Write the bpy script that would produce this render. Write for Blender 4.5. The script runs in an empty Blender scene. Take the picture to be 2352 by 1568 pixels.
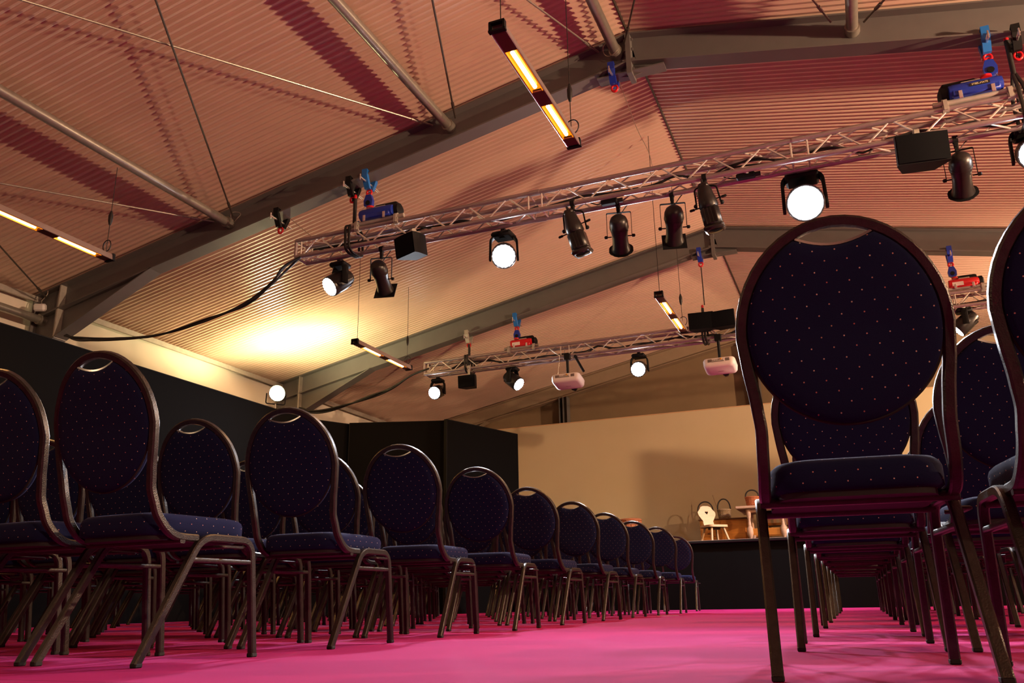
import bpy, bmesh, math, random
from mathutils import Vector, Matrix

random.seed(7)
scn = bpy.context.scene
col = scn.collection

# ------------------------------------------------------------------ camera, world, exposure
IMW, IMH, FPX = 2352.0, 1568.0, 1929.93
CAM = Vector((0.0, 0.0, 0.17))
_y, _p, _r = (math.radians(a) for a in (21.893, 17.171, -1.0484))
_f = Vector((-math.sin(_y) * math.cos(_p), math.cos(_y) * math.cos(_p), math.sin(_p)))
_r0 = Vector((math.cos(_y), math.sin(_y), 0))
_u0 = _r0.cross(_f)
CR = math.cos(_r) * _r0 + math.sin(_r) * _u0
CU = -math.sin(_r) * _r0 + math.cos(_r) * _u0
CF = _f
cam = bpy.data.cameras.new('camera')
cam.sensor_fit = 'HORIZONTAL'
cam.sensor_width = 36.0
cam.lens = 36.0 * FPX / IMW
cam.clip_start = 0.02
cam.clip_end = 100
cam_o = bpy.data.objects.new('camera', cam)
col.objects.link(cam_o)
cam_o.matrix_world = Matrix(((CR.x, CU.x, -CF.x, CAM.x), (CR.y, CU.y, -CF.y, CAM.y), (CR.z, CU.z, -CF.z, CAM.z), (0, 0, 0, 1)))
scn.camera = cam_o

scn.view_settings.view_transform = 'Standard'
scn.view_settings.look = 'None'
scn.view_settings.gamma = 1.0
scn.view_settings.use_curve_mapping = False
scn.view_settings.exposure = 0.34

world = bpy.data.worlds.new('hall_dark')
scn.world = world
world.use_nodes = True
world.node_tree.nodes['Background'].inputs['Color'].default_value = (0.9, 0.7, 0.6, 1)
world.node_tree.nodes['Background'].inputs['Strength'].default_value = 0.0


def lamp(kind, name, loc, energy, color, radius=0.1, aim=None, cone=None, blend=0.4, parent=None):
    d = bpy.data.lights.new(name, kind)
    d.energy = energy
    d.color = color
    if kind in ('POINT', 'SPOT'):
        d.shadow_soft_size = radius
    if kind == 'AREA':
        d.size = radius
    if cone:
        d.spot_size = math.radians(cone)
        d.spot_blend = blend
    o = bpy.data.objects.new(name, d)
    col.objects.link(o)
    o.location = loc
    if aim is not None:
        o.rotation_euler = (Vector(aim) - Vector(loc)).to_track_quat('-Z', 'Y').to_euler()
    return o


# room dimensions (metres)
RX, RZ, SLOPE = -1.55, 5.64, 0.2            # ridge line, slope of the roof
WL, WR = -9.55, 6.45                         # side walls
FRAMES = [-2.88, 2.16, 7.2, 12.24, 17.28]    # portal frames along the hall
YB = -6.5                                    # rear wall
WARM = (1.0, 0.61, 0.36)
WHITE = (0.86, 0.90, 1.0)
FLOOD_POS = (-8.28, 10.6, 3.374)
FLOODS = [  # position, power
    (FLOOD_POS, 240.0),
    ((5.8, 11.95, 3.37), 1900.0),
    ((5.9, 5.6, 3.3), 2300.0),
    ((5.9, -1.5, 3.3), 1000.0),
    ((-7.6, -2.0, 3.3), 150.0),
]
HEAD_W = 800.0          # power of one moving head
HEATER_W = 14.0


def roof_z(x):
    return RZ - SLOPE * abs(x - RX)


def at(px, py, Y):
    """The point on the vertical plane at depth Y that a picture position looks at."""
    d = CR * ((px - IMW / 2) / FPX) - CU * ((py - IMH / 2) / FPX) + CF
    return CAM + d * (Y / d.y)


# ------------------------------------------------------------------ materials
def mat(name, color, rough=0.6, metal=0.0, noise=0.0, nscale=20.0, bump=0.0, bscale=200.0, spec=0.5, emit=None, estr=0.0, sheen=0.0):
    m = bpy.data.materials.new(name)
    m.use_nodes = True
    nt = m.node_tree
    b = nt.nodes['Principled BSDF']
    b.inputs['Base Color'].default_value = (*color, 1)
    b.inputs['Roughness'].default_value = rough
    b.inputs['Metallic'].default_value = metal
    b.inputs['Specular IOR Level'].default_value = spec
    if sheen:
        b.inputs['Sheen Weight'].default_value = sheen
    if emit:
        b.inputs['Emission Color'].default_value = (*emit, 1)
        b.inputs['Emission Strength'].default_value = estr
    if noise or bump:
        tc = nt.nodes.new('ShaderNodeTexCoord')
    if noise:
        n = nt.nodes.new('ShaderNodeTexNoise')
        n.inputs['Scale'].default_value = nscale
        n.inputs['Detail'].default_value = 4
        nt.links.new(tc.outputs['Object'], n.inputs['Vector'])
        mx = nt.nodes.new('ShaderNodeMix')
        mx.data_type = 'RGBA'
        mx.inputs[6].default_value = (*[max(0, c * (1 - noise)) for c in color], 1)
        mx.inputs[7].default_value = (*[min(1, c * (1 + noise)) for c in color], 1)
        nt.links.new(n.outputs['Fac'], mx.inputs[0])
        nt.links.new(mx.outputs[2], b.inputs['Base Color'])
    if bump:
        n2 = nt.nodes.new('ShaderNodeTexNoise')
        n2.inputs['Scale'].default_value = bscale
        n2.inputs['Detail'].default_value = 2
        nt.links.new(tc.outputs['Object'], n2.inputs['Vector'])
        bp = nt.nodes.new('ShaderNodeBump')
        bp.inputs['Strength'].default_value = bump
        bp.inputs['Distance'].default_value = 0.004
        nt.links.new(n2.outputs['Fac'], bp.inputs['Height'])
        nt.links.new(bp.outputs['Normal'], b.inputs['Normal'])
    return m


def fabric_dots():
    m = mat('navy_dotted_fabric', (0.008, 0.011, 0.044), 0.95, spec=0.10, sheen=0.05, bump=0.25, bscale=700)
    nt = m.node_tree
    b = nt.nodes['Principled BSDF']
    b.inputs['Sheen Roughness'].default_value = 0.5
    b.inputs['Sheen Tint'].default_value = (0.45, 0.45, 0.9, 1)
    N, L = nt.nodes.new, nt.links.new
    uv = N('ShaderNodeUVMap')
    sep = N('ShaderNodeSeparateXYZ')
    L(uv.outputs['UV'], sep.inputs['Vector'])

    def math_(op, a, bb=None):
        n = N('ShaderNodeMath')
        n.operation = op
        for i, v in enumerate((a, bb)):
            if v is None:
                continue
            if isinstance(v, (int, float)):
                n.inputs[i].default_value = v
            else:
                L(v, n.inputs[i])
        return n.outputs[0]
    S = 1 / 0.047
    p = math_('MULTIPLY', math_('ADD', sep.outputs['X'], sep.outputs['Y']), S)
    q = math_('MULTIPLY', math_('SUBTRACT', sep.outputs['X'], sep.outputs['Y']), S)
    fp, fq = math_('SUBTRACT', math_('FRACT', p), 0.5), math_('SUBTRACT', math_('FRACT', q), 0.5)
    d2 = math_('ADD', math_('MULTIPLY', fp, fp), math_('MULTIPLY', fq, fq))
    dot = math_('LESS_THAN', d2, 0.0024)
    cell = N('ShaderNodeCombineXYZ')
    L(math_('FLOOR', p), cell.inputs[0])
    L(math_('FLOOR', q), cell.inputs[1])
    wn = N('ShaderNodeTexWhiteNoise')
    L(cell.outputs[0], wn.inputs['Vector'])
    ramp = N('ShaderNodeValToRGB')
    e = ramp.color_ramp.elements
    e[0].position, e[0].color = 0.0, (0.50, 0.36, 0.24, 1)
    e[1].position, e[1].color = 1.0, (0.62, 0.52, 0.42, 1)
    x = ramp.color_ramp.elements.new(0.75)
    x.color = (0.55, 0.40, 0.34, 1)
    x = ramp.color_ramp.elements.new(0.2)
    x.color = (0.5, 0.16, 0.13, 1)
    L(wn.outputs['Value'], ramp.inputs[0])
    mx = N('ShaderNodeMix')
    mx.data_type = 'RGBA'
    mx.inputs[6].default_value = (0.008, 0.011, 0.044, 1)
    L(ramp.outputs[0], mx.inputs[7])
    L(dot, mx.inputs[0])
    L(mx.outputs[2], b.inputs['Base Color'])
    return m


def carpet_mat():
    m = mat('magenta_carpet', (0.80, 0.03, 0.22), 0.95, noise=0.0, bump=0.5, bscale=900, spec=0.12)
    nt = m.node_tree
    b = nt.nodes['Principled BSDF']
    N, L = nt.nodes.new, nt.links.new
    tc = N('ShaderNodeTexCoord')
    n = N('ShaderNodeTexNoise')
    n.inputs['Scale'].default_value = 1.6
    n.inputs['Detail'].default_value = 6
    n.inputs['Roughness'].default_value = 0.65
    L(tc.outputs['Object'], n.inputs['Vector'])
    mx = N('ShaderNodeMix')
    mx.data_type = 'RGBA'
    mx.inputs[6].default_value = (0.35, 0.0125, 0.115, 1)
    mx.inputs[7].default_value = (0.44, 0.018, 0.150, 1)
    L(n.outputs['Fac'], mx.inputs[0])
    # seams between the carpet strips, worn to short dark lines
    sep = N('ShaderNodeSeparateXYZ')
    L(tc.outputs['Object'], sep.inputs[0])

    def M(op, a, bb):
        k = N('ShaderNodeMath')
        k.operation = op
        for i, v in enumerate((a, bb)):
            if isinstance(v, (int, float)):
                k.inputs[i].default_value = v
            else:
                L(v, k.inputs[i])
        return k.outputs[0]
    fr = M('FRACT', M('MULTIPLY', M('ADD', sep.outputs['Y'], 0.35), 0.5), 0)
    line = M('LESS_THAN', fr, 0.004)
    n3 = N('ShaderNodeTexNoise')
    n3.inputs['Scale'].default_value = 1.3
    L(tc.outputs['Object'], n3.inputs['Vector'])
    gate = M('GREATER_THAN', n3.outputs['Fac'], 0.5)
    f = M('MULTIPLY', M('MULTIPLY', line, gate), 0.75)
    mx2 = N('ShaderNodeMix')
    mx2.data_type = 'RGBA'
    L(f, mx2.inputs[0])
    L(mx.outputs[2], mx2.inputs[6])
    mx2.inputs[7].default_value = (0.12, 0.005, 0.03, 1)
    L(mx2.outputs[2], b.inputs['Base Color'])
    return m


def backdrop_mat():
    m = mat('painted_backdrop', (0.66, 0.56, 0.36), 0.85, spec=0.2)
    nt = m.node_tree
    b = nt.nodes['Principled BSDF']
    N, L = nt.nodes.new, nt.links.new
    tc = N('ShaderNodeTexCoord')
    n = N('ShaderNodeTexNoise')
    n.inputs['Scale'].default_value = 0.9
    n.inputs['Detail'].default_value = 5
    L(tc.outputs['Object'], n.inputs['Vector'])
    mx = N('ShaderNodeMix')
    mx.data_type = 'RGBA'
    mx.inputs[6].default_value = (0.62, 0.52, 0.30, 1)
    mx.inputs[7].default_value = (0.72, 0.62, 0.42, 1)
    L(n.outputs['Fac'], mx.inputs[0])
    # a dull reddish brown smudge painted low on the cloth
    sep = N('ShaderNodeSeparateXYZ')
    L(tc.outputs['Object'], sep.inputs[0])
    n2 = N('ShaderNodeTexNoise')
    n2.inputs['Scale'].default_value = 2.2
    n2.inputs['Detail'].default_value = 6
    L(tc.outputs['Object'], n2.inputs['Vector'])

    def mr(src, a, bb, c, d):
        k = N('ShaderNodeMapRange')
        k.inputs[1].default_value, k.inputs[2].default_value, k.inputs[3].default_value, k.inputs[4].default_value = a, bb, c, d
        L(src, k.inputs[0])
        return k.outputs[0]

    def M(op, a, bb):
        k = N('ShaderNodeMath')
        k.operation = op
        L(a, k.inputs[0])
        if isinstance(bb, float):
            k.inputs[1].default_value = bb
        else:
            L(bb, k.inputs[1])
        return k.outputs[0]
    low = mr(sep.outputs['Z'], 1.75, 1.15, 0, 1)
    side = M('MULTIPLY', mr(sep.outputs['X'], -4.0, -3.3, 0, 1), mr(sep.outputs['X'], -2.2, -2.9, 0, 1))
    f = M('MULTIPLY', M('MULTIPLY', low, side), mr(n2.outputs['Fac'], 0.42, 0.6, 0, 0.8))
    mx2 = N('ShaderNodeMix')
    mx2.data_type = 'RGBA'
    L(f, mx2.inputs[0])
    L(mx.outputs[2], mx2.inputs[6])
    mx2.inputs[7].default_value = (0.26, 0.13, 0.10, 1)
    L(mx2.outputs[2], b.inputs['Base Color'])
    return m


def wood_mat(name, c, scale=6.0):
    m = mat(name, c, 0.5)
    nt = m.node_tree
    b = nt.nodes['Principled BSDF']
    tc = nt.nodes.new('ShaderNodeTexCoord')
    mp = nt.nodes.new('ShaderNodeMapping')
    mp.inputs['Scale'].default_value = (1, 1, 8)
    w = nt.nodes.new('ShaderNodeTexNoise')
    w.inputs['Scale'].default_value = scale
    w.inputs['Detail'].default_value = 5
    mx = nt.nodes.new('ShaderNodeMix')
    mx.data_type = 'RGBA'
    mx.inputs[6].default_value = (*[x * 0.7 for x in c], 1)
    mx.inputs[7].default_value = (*[min(1, x * 1.25) for x in c], 1)
    nt.links.new(tc.outputs['Object'], mp.inputs[0])
    nt.links.new(mp.outputs[0], w.inputs['Vector'])
    nt.links.new(w.outputs['Fac'], mx.inputs[0])
    nt.links.new(mx.outputs[2], b.inputs['Base Color'])
    return m


M_FAB = fabric_dots()
M_TUBE = mat('bronze_hammered_tube', (0.050, 0.047, 0.044), 0.33, 0.65, noise=0.4, nscale=45, bump=0.25, bscale=260)
M_PAN = mat('seat_board', (0.012, 0.011, 0.011), 0.8)
M_FOOT = mat('black_rubber', (0.012, 0.012, 0.012), 0.7)
M_TRIM = mat('bright_trim', (0.75, 0.74, 0.76), 0.25, 0.9)
M_CARPET = carpet_mat()
M_ROOF = mat('corrugated_roof_sheet', (0.66, 0.48, 0.37), 0.36, 0.0, noise=0.07, nscale=3.0, spec=0.55)
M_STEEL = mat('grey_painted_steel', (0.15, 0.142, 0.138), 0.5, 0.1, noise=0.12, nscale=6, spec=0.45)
M_STEEL_LIT = mat('warm_lit_steel', (0.36, 0.27, 0.18), 0.55, noise=0.1, nscale=6)  # portal frame steel with warm floodlight mixed into its colour
M_STEEL_L = mat('pale_galvanised_steel', (0.46, 0.43, 0.38), 0.45, 0.35, noise=0.25, nscale=14)
M_TUBE_G = mat('galvanised_tube', (0.33, 0.31, 0.27), 0.35, 0.6, noise=0.2, nscale=20)
M_ROD = mat('dark_rod', (0.10, 0.085, 0.07), 0.5, 0.5)
M_WALL = mat('cream_wall_panel', (0.80, 0.74, 0.62), 0.7, noise=0.05, nscale=3)
M_GABLE = mat('brown_gable_board', (0.26, 0.18, 0.10), 0.7, noise=0.15, nscale=2.5)
M_BLACK = mat('black_cloth', (0.0026, 0.0024, 0.0026), 0.95, noise=0.3, nscale=60, spec=0.1)
M_BACK = backdrop_mat()
M_ALU = mat('truss_aluminium', (0.44, 0.37, 0.37), 0.38, 0.7, noise=0.15, nscale=30)
M_BRACE = mat('truss_brace_aluminium', (0.78, 0.74, 0.68), 0.35, 0.6)
M_LAMPB = mat('black_lamp_housing', (0.022, 0.019, 0.018), 0.35, 0.2, noise=0.2, nscale=30)
M_MATTB = mat('matt_black_plastic', (0.007, 0.007, 0.008), 0.6, spec=0.2)
M_GRILL = mat('loudspeaker_grille', (0.005, 0.006, 0.008), 0.85, noise=0.4, nscale=120, spec=0.1)
M_CABLE = mat('black_cable', (0.010, 0.009, 0.009), 0.55)
M_WIRE = mat('thin_steel_wire', (0.5, 0.45, 0.38), 0.4, 0.7)
M_LENS = mat('glowing_led_lens', (0.9, 0.9, 0.9), 0.2, emit=(0.93, 0.96, 1.0), estr=40.0)
M_LENSW = mat('glowing_flood_glass', (0.9, 0.8, 0.6), 0.2, emit=(1.0, 0.80, 0.38), estr=60.0)
M_TUBEHOT = mat('hot_quartz_tube', (0.9, 0.5, 0.2), 0.4, emit=(1.0, 0.80, 0.40), estr=9.0)
M_REFL = mat('glow_tinted_heater_reflector', (0.45, 0.13, 0.008), 0.35, 0.4, emit=(1.0, 0.25, 0.004), estr=0.9)  # orange glow of the hot tubes put into colour and emission
M_HEATB = mat('dark_red_heater_body', (0.11, 0.025, 0.022), 0.4, 0.3)
M_HEATS = mat('heater_side_metal', (0.42, 0.34, 0.32), 0.4, 0.6)
M_BLUE = mat('blue_enamel', (0.010, 0.035, 0.36), 0.35)
M_SKYB = mat('bright_blue_clamp', (0.015, 0.16, 0.55), 0.4)
M_RED = mat('red_enamel', (0.62, 0.010, 0.018), 0.35)
M_LABEL = mat('label_black', (0.01, 0.01, 0.01), 0.5)
M_LETTER = mat('label_letters', (0.75, 0.68, 0.42), 0.5)
M_PROJ = mat('white_projector_plastic', (0.80, 0.72, 0.68), 0.45)
M_VENT = mat('grey_vent', (0.16, 0.13, 0.11), 0.7)
M_YEL = mat('yellow_plug', (0.75, 0.42, 0.03), 0.5)
M_WHITE = mat('white_plastic', (0.78, 0.76, 0.74), 0.5)
M_GLASS = mat('dark_lens_glass', (0.01, 0.01, 0.012), 0.08)
M_PINE = wood_mat('pale_pine', (0.70, 0.46, 0.25))
M_ORANGEW = wood_mat('honey_pine', (0.58, 0.22, 0.035))
M_DARKW = wood_mat('brown_wood', (0.16, 0.06, 0.02))
M_LIGHTW = wood_mat('bleached_wood', (0.66, 0.43, 0.31))
M_WICK = mat('pale_wicker', (0.42, 0.31, 0.19), 0.8, noise=0.5, nscale=60)
M_WICKR = mat('reddish_wicker', (0.50, 0.17, 0.07), 0.8, noise=0.6, nscale=70)
M_WICKD = mat('dark_wicker', (0.02, 0.016, 0.014), 0.7, noise=0.4, nscale=50)
M_EDGE = mat('stage_edge_trim', (0.006, 0.006, 0.006), 0.8, spec=0.15)


# ------------------------------------------------------------------ mesh helpers
class MB:
    def __init__(self):
        self.bm = bmesh.new()
        self.uv = None

    def _add(self, verts, faces, M=None):
        vs = [self.bm.verts.new(M @ Vector(v) if M is not None else Vector(v)) for v in verts]
        for f in faces:
            try:
                self.bm.faces.new([vs[i] for i in f])
            except ValueError:
                pass
        return vs

    def box(self, c, s, M=None, bevel=0.0):
        x, y, z = s[0] / 2, s[1] / 2, s[2] / 2
        T = Matrix.Translation(Vector(c))
        T = M @ T if M is not None else T
        if bevel > 0:
            b = min(bevel, x * .95, y * .95, z * .95)
            vs, fs = [], []
            idx = {}
            for sx in (-1, 1):
                for sy in (-1, 1):
                    for sz in (-1, 1):
                        for k, (dx, dy, dz) in enumerate(((0, b, b), (b, 0, b), (b, b, 0))):
                            idx[(sx, sy, sz, k)] = len(vs)
                            vs.append((sx * (x - dx), sy * (y - dy), sz * (z - dz)))
            q = [(-1, -1), (-1, 1), (1, 1), (1, -1)]
            for s_ in (-1, 1):
                fs.append([idx[(s_, a, d, 0)] for a, d in q][::s_ if s_ == 1 else 1])
                fs.append([idx[(a, s_, d, 1)] for a, d in q])
                fs.append([idx[(a, d, s_, 2)] for a, d in q])
            for a in (-1, 1):
                for d in (-1, 1):
                    fs.append([idx[(-1, a, d, 1)], idx[(1, a, d, 1)], idx[(1, a, d, 2)], idx[(-1, a, d, 2)]])
                    fs.append([idx[(a, -1, d, 0)], idx[(a, 1, d, 0)], idx[(a, 1, d, 2)], idx[(a, -1, d, 2)]])
                    fs.append([idx[(a, d, -1, 0)], idx[(a, d, 1, 0)], idx[(a, d, 1, 1)], idx[(a, d, -1, 1)]])
                    for e in (-1, 1):
                        fs.append([idx[(a, d, e, 0)], idx[(a, d, e, 1)], idx[(a, d, e, 2)]])
            self._add(vs, fs, T)
        else:
            vs = [(sx * x, sy * y, sz * z) for sx in (-1, 1) for sy in (-1, 1) for sz in (-1, 1)]
            fs = [(0, 1, 3, 2), (4, 6, 7, 5), (0, 4, 5, 1), (2, 3, 7, 6), (0, 2, 6, 4), (1, 5, 7, 3)]
            self._add(vs, fs, T)
        return self

    def sweep(self, path, section, closed=False, caps=True, ref=None, M=None):
        """Sweep a closed 2-D section along a 3-D path with parallel transport."""
        P = [Vector(p) for p in path]
        n = len(P)
        T = []
        for i in range(n):
            if closed:
                t = P[(i + 1) % n] - P[i - 1]
            else:
                t = P[min(i + 1, n - 1)] - P[max(i - 1, 0)]
            T.append(t.normalized() if t.length > 1e-9 else Vector((0, 0, 1)))
        a = Vector(ref) if ref is not None else (Vector((0, 0, 1)) if abs(T[0].z) < 0.9 else Vector((1, 0, 0)))
        a = (a - T[0] * a.dot(T[0])).normalized()
        rings = []
        k = len(section)
        for i in range(n):
            if i:
                a = a - T[i] * a.dot(T[i])
                a.normalize()
            b = T[i].cross(a)
            ring = []
            for (s, t) in section:
                v = P[i] + a * s + b * t
                ring.append(self.bm.verts.new(M @ v if M is not None else v))
            rings.append(ring)
        for i in range(n if closed else n - 1):
            A, B = rings[i], rings[(i + 1) % n]
            for j in range(k):
                try:
                    self.bm.faces.new((A[j], A[(j + 1) % k], B[(j + 1) % k], B[j]))
                except ValueError:
                    pass
        if caps and not closed:
            self.bm.faces.new(rings[0][::-1])
            self.bm.faces.new(rings[-1])
        return self

    def tube(self, path, r, n=8, closed=False, M=None):
        return self.sweep(path, [(r * math.cos(2 * math.pi * i / n), r * math.sin(2 * math.pi * i / n)) for i in range(n)], closed, True, None, M)

    def lathe(self, prof, n=24, M=None, cap0=True, cap1=True):
        """prof: (radius, z) list revolved about local z."""
        rings = []
        for (r, z) in prof:
            ring = []
            for i in range(n):
                v = Vector((r * math.cos(2 * math.pi * i / n), r * math.sin(2 * math.pi * i / n), z))
                ring.append(self.bm.verts.new(M @ v if M is not None else v))
            rings.append(ring)
        for A, B in zip(rings, rings[1:]):
            for j in range(n):
                self.bm.faces.new((A[j], A[(j + 1) % n], B[(j + 1) % n], B[j]))
        if cap0:
            self.bm.faces.new(rings[0][::-1])
        if cap1:
            self.bm.faces.new(rings[-1])
        return self

    def prism(self, poly, d, M=None):
        """Extrude a polygon in local xy by +-d/2 along z."""
        n = len(poly)
        A = [(x, y, -d / 2) for x, y in poly]
        B = [(x, y, d / 2) for x, y in poly]
        fs = [list(range(n))[::-1], list(range(n, 2 * n))] + [(i, (i + 1) % n, n + (i + 1) % n, n + i) for i in range(n)]
        self._add(A + B, fs, M)
        return self

    def build(self, name, material, parent=None, smooth=40.0, uv=False):
        bmesh.ops.recalc_face_normals(self.bm, faces=self.bm.faces[:])
        me = bpy.data.meshes.new(name)
        if uv:
            lay = self.bm.loops.layers.uv.new('UVMap')
            for f in self.bm.faces:
                nx, ny, nz = (abs(c) for c in f.normal)
                for lp in f.loops:
                    c = lp.vert.co
                    if nz >= nx and nz >= ny:
                        lp[lay].uv = (c.x, c.y)
                    elif ny >= nx:
                        lp[lay].uv = (c.x, c.z + 0.013)
                    else:
                        lp[lay].uv = (c.y, c.z + 0.013)
        self.bm.to_mesh(me)
        self.bm.free()
        if material:
            me.materials.append(material)
        if smooth:
            me.polygons.foreach_set('use_smooth', [True] * len(me.polygons))
            me.set_sharp_from_angle(angle=math.radians(smooth))
        o = bpy.data.objects.new(name, me)
        col.objects.link(o)
        if parent is not None:
            o.parent = parent
        return o


def tag(o, label=None, cat=None, group=None, kind=None):
    if label:
        o['label'] = label
    if cat:
        o['category'] = cat
    if group:
        o['group'] = group
    if kind:
        o['kind'] = kind
    return o


def thing(name, label, cat, loc=(0, 0, 0), group=None, rz=0.0):
    o = bpy.data.objects.new(name, None)
    o.empty_display_size = 0.1
    col.objects.link(o)
    o.location = loc
    o.rotation_euler = (0, 0, rz)
    return tag(o, label, cat, group)


def axis_frame(d, up=(0, 0, 1), loc=(0, 0, 0)):
    """Matrix whose local z points along d."""
    z = Vector(d).normalized()
    u = Vector(up)
    x = u.cross(z)
    if x.length < 1e-4:
        x = Vector((1, 0, 0)).cross(z)
    x.normalize()
    y = z.cross(x)
    m = Matrix((x, y, z)).transposed().to_4x4()
    m.translation = Vector(loc)
    return m


def rrect(w, h, r, n=3):
    """Rounded rectangle section, w x h, corner r."""
    out = []
    for cx, cy, a0 in ((w / 2 - r, h / 2 - r, 0), (-w / 2 + r, h / 2 - r, 90), (-w / 2 + r, -h / 2 + r, 180), (w / 2 - r, -h / 2 + r, 270)):
        for i in range(n + 1):
            a = math.radians(a0 + 90 * i / n)
            out.append((cx + r * math.cos(a), cy + r * math.sin(a)))
    return out


def smooth_path(pts, per=6):
    """Catmull-Rom through the points."""
    P = [Vector(p) for p in pts]
    P = [P[0] * 2 - P[1]] + P + [P[-1] * 2 - P[-2]]
    out = []
    for i in range(1, len(P) - 2):
        a, b, c, d = P[i - 1], P[i], P[i + 1], P[i + 2]
        for k in range(per):
            t = k / per
            out.append(0.5 * ((2 * b) + (c - a) * t + (2 * a - 5 * b + 4 * c - d) * t * t + (3 * b - a - 3 * c + d) * t ** 3))
    out.append(P[-2])
    return out


def fillet(pts, r, n=5):
    P = [Vector(p) for p in pts]
    out = [P[0]]
    for i in range(1, len(P) - 1):
        a, b, c = P[i - 1], P[i], P[i + 1]
        rr = min(r, (a - b).length * 0.49, (c - b).length * 0.49)
        p, q = b + (a - b).normalized() * rr, b + (c - b).normalized() * rr
        for k in range(n + 1):
            t = k / n
            out.append((1 - t) ** 2 * p + 2 * t * (1 - t) * b + t * t * q)
    out.append(P[-1])
    return out


# ------------------------------------------------------------------ the setting
def struct(name, mb, m, parent=None, smooth=0):
    o = mb.build(name, m, parent, smooth)
    if parent is None:
        o['kind'] = 'structure'
    return o


b = MB()
b.box(((WL + WR) / 2, (YB + FRAMES[-1]) / 2, -0.05), (WR - WL + 1, FRAMES[-1] - YB + 1, 0.1))
struct('floor', b, M_CARPET)


def roof_sheet(x0, x1, name):
    bm = MB()
    pitch, seg, amp = 0.076, 8, 0.0105
    n = int((FRAMES[-1] + 0.3 - YB) / pitch * seg)
    rows = []
    up = Vector((SLOPE if x1 > x0 and x0 < RX - .01 else -SLOPE, 0, -1))
    for i in range(n + 1):
        y = YB + i * pitch / seg
        ph = 2 * math.pi * i / seg
        # a flat topped trapezoid like wave
        w = amp * max(-0.75, min(0.75, math.sin(ph))) / 0.75
        rows.append((bm.bm.verts.new((x0, y, roof_z(x0) + 0.012 + w)), bm.bm.verts.new((x1, y, roof_z(x1) + 0.012 + w))))
    for a, c in zip(rows, rows[1:]):
        bm.bm.faces.new((a[0], a[1], c[1], c[0]))
    # solid backing above the sheet keeps the roof closed
    return struct(name, bm, M_ROOF, None, 35)


roof_sheet(WL - 0.15, RX, 'ceiling')
roof_sheet(RX, WR + 0.15, 'ceiling')
b = MB()
b.tube([(RX, YB, RZ + 0.006), (RX, FRAMES[-1], RZ + 0.006)], 0.014, 6)
struct('trim_1', b, M_ROD)

b = MB()
b.box((WL - 0.06, (YB + FRAMES[-1]) / 2, 2.05), (0.1, FRAMES[-1] - YB, 4.1))
struct('wall_left', b, M_WALL)
b = MB()
b.box((WR + 0.06, (YB + FRAMES[-1]) / 2, 2.05), (0.1, FRAMES[-1] - YB, 4.1))
struct('wall_right', b, M_WALL)
for nm, yy, m in (('wall_far', FRAMES[-1] + 0.16, M_GABLE), ('wall_rear', YB - 0.06, M_BLACK)):
    b = MB()
    b.prism([(WL - .1, 0), (WR + .1, 0), (WR + .1, roof_z(WR) + 0.02), (RX, RZ + 0.03), (WL - .1, roof_z(WL) + 0.02)], 0.1,
            Matrix(((1, 0, 0, 0), (0, 0, -1, yy), (0, 1, 0, 0), (0, 0, 0, 1))))
    struct(nm, b, m)
# eave trims under the roof edge
for x in (WL + 0.06, WR - 0.06):
    b = MB()
    b.box((x, (YB + FRAMES[-1]) / 2, roof_z(x) - 0.05), (0.10, FRAMES[-1] - YB, 0.05))
    b.box((x + (0.04 if x < 0 else -0.04), (YB + FRAMES[-1]) / 2, roof_z(x) - 0.085), (0.03, FRAMES[-1] - YB, 0.03))
    struct('trim_2' if x < 0 else 'trim_3', b, M_STEEL_L)


# ------------------------------------------------------------------ portal frames
def ibeam(bm, p, q, depth, fw, tw, tf, wide=Vector((0, 1, 0))):
    """I-section from p to q along its top edge; flanges are fw wide along y, depth hangs down."""
    p, q = Vector(p), Vector(q)
    t = (q - p).normalized()
    dn = t.cross(wide)
    if dn.z > 0:
        dn = -dn
    if abs(dn.z) < 0.3:
        dn = Vector((1, 0, 0)) if p.x < RX else Vector((-1, 0, 0))
    w = wide
    for (o0, o1, hw) in ((0, tf, fw / 2), (depth - tf, depth, fw / 2), (tf, depth - tf, tw / 2)):
        vs = []
        for e in (p, q):
            for o in (o0, o1):
                for s in (-1, 1):
                    vs.append(e + dn * o + w * (s * hw))
        bm._add(vs, [(0, 1, 3, 2), (4, 6, 7, 5), (0, 4, 5, 1), (2, 3, 7, 6), (0, 2, 6, 4), (1, 5, 7, 3)])


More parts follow.
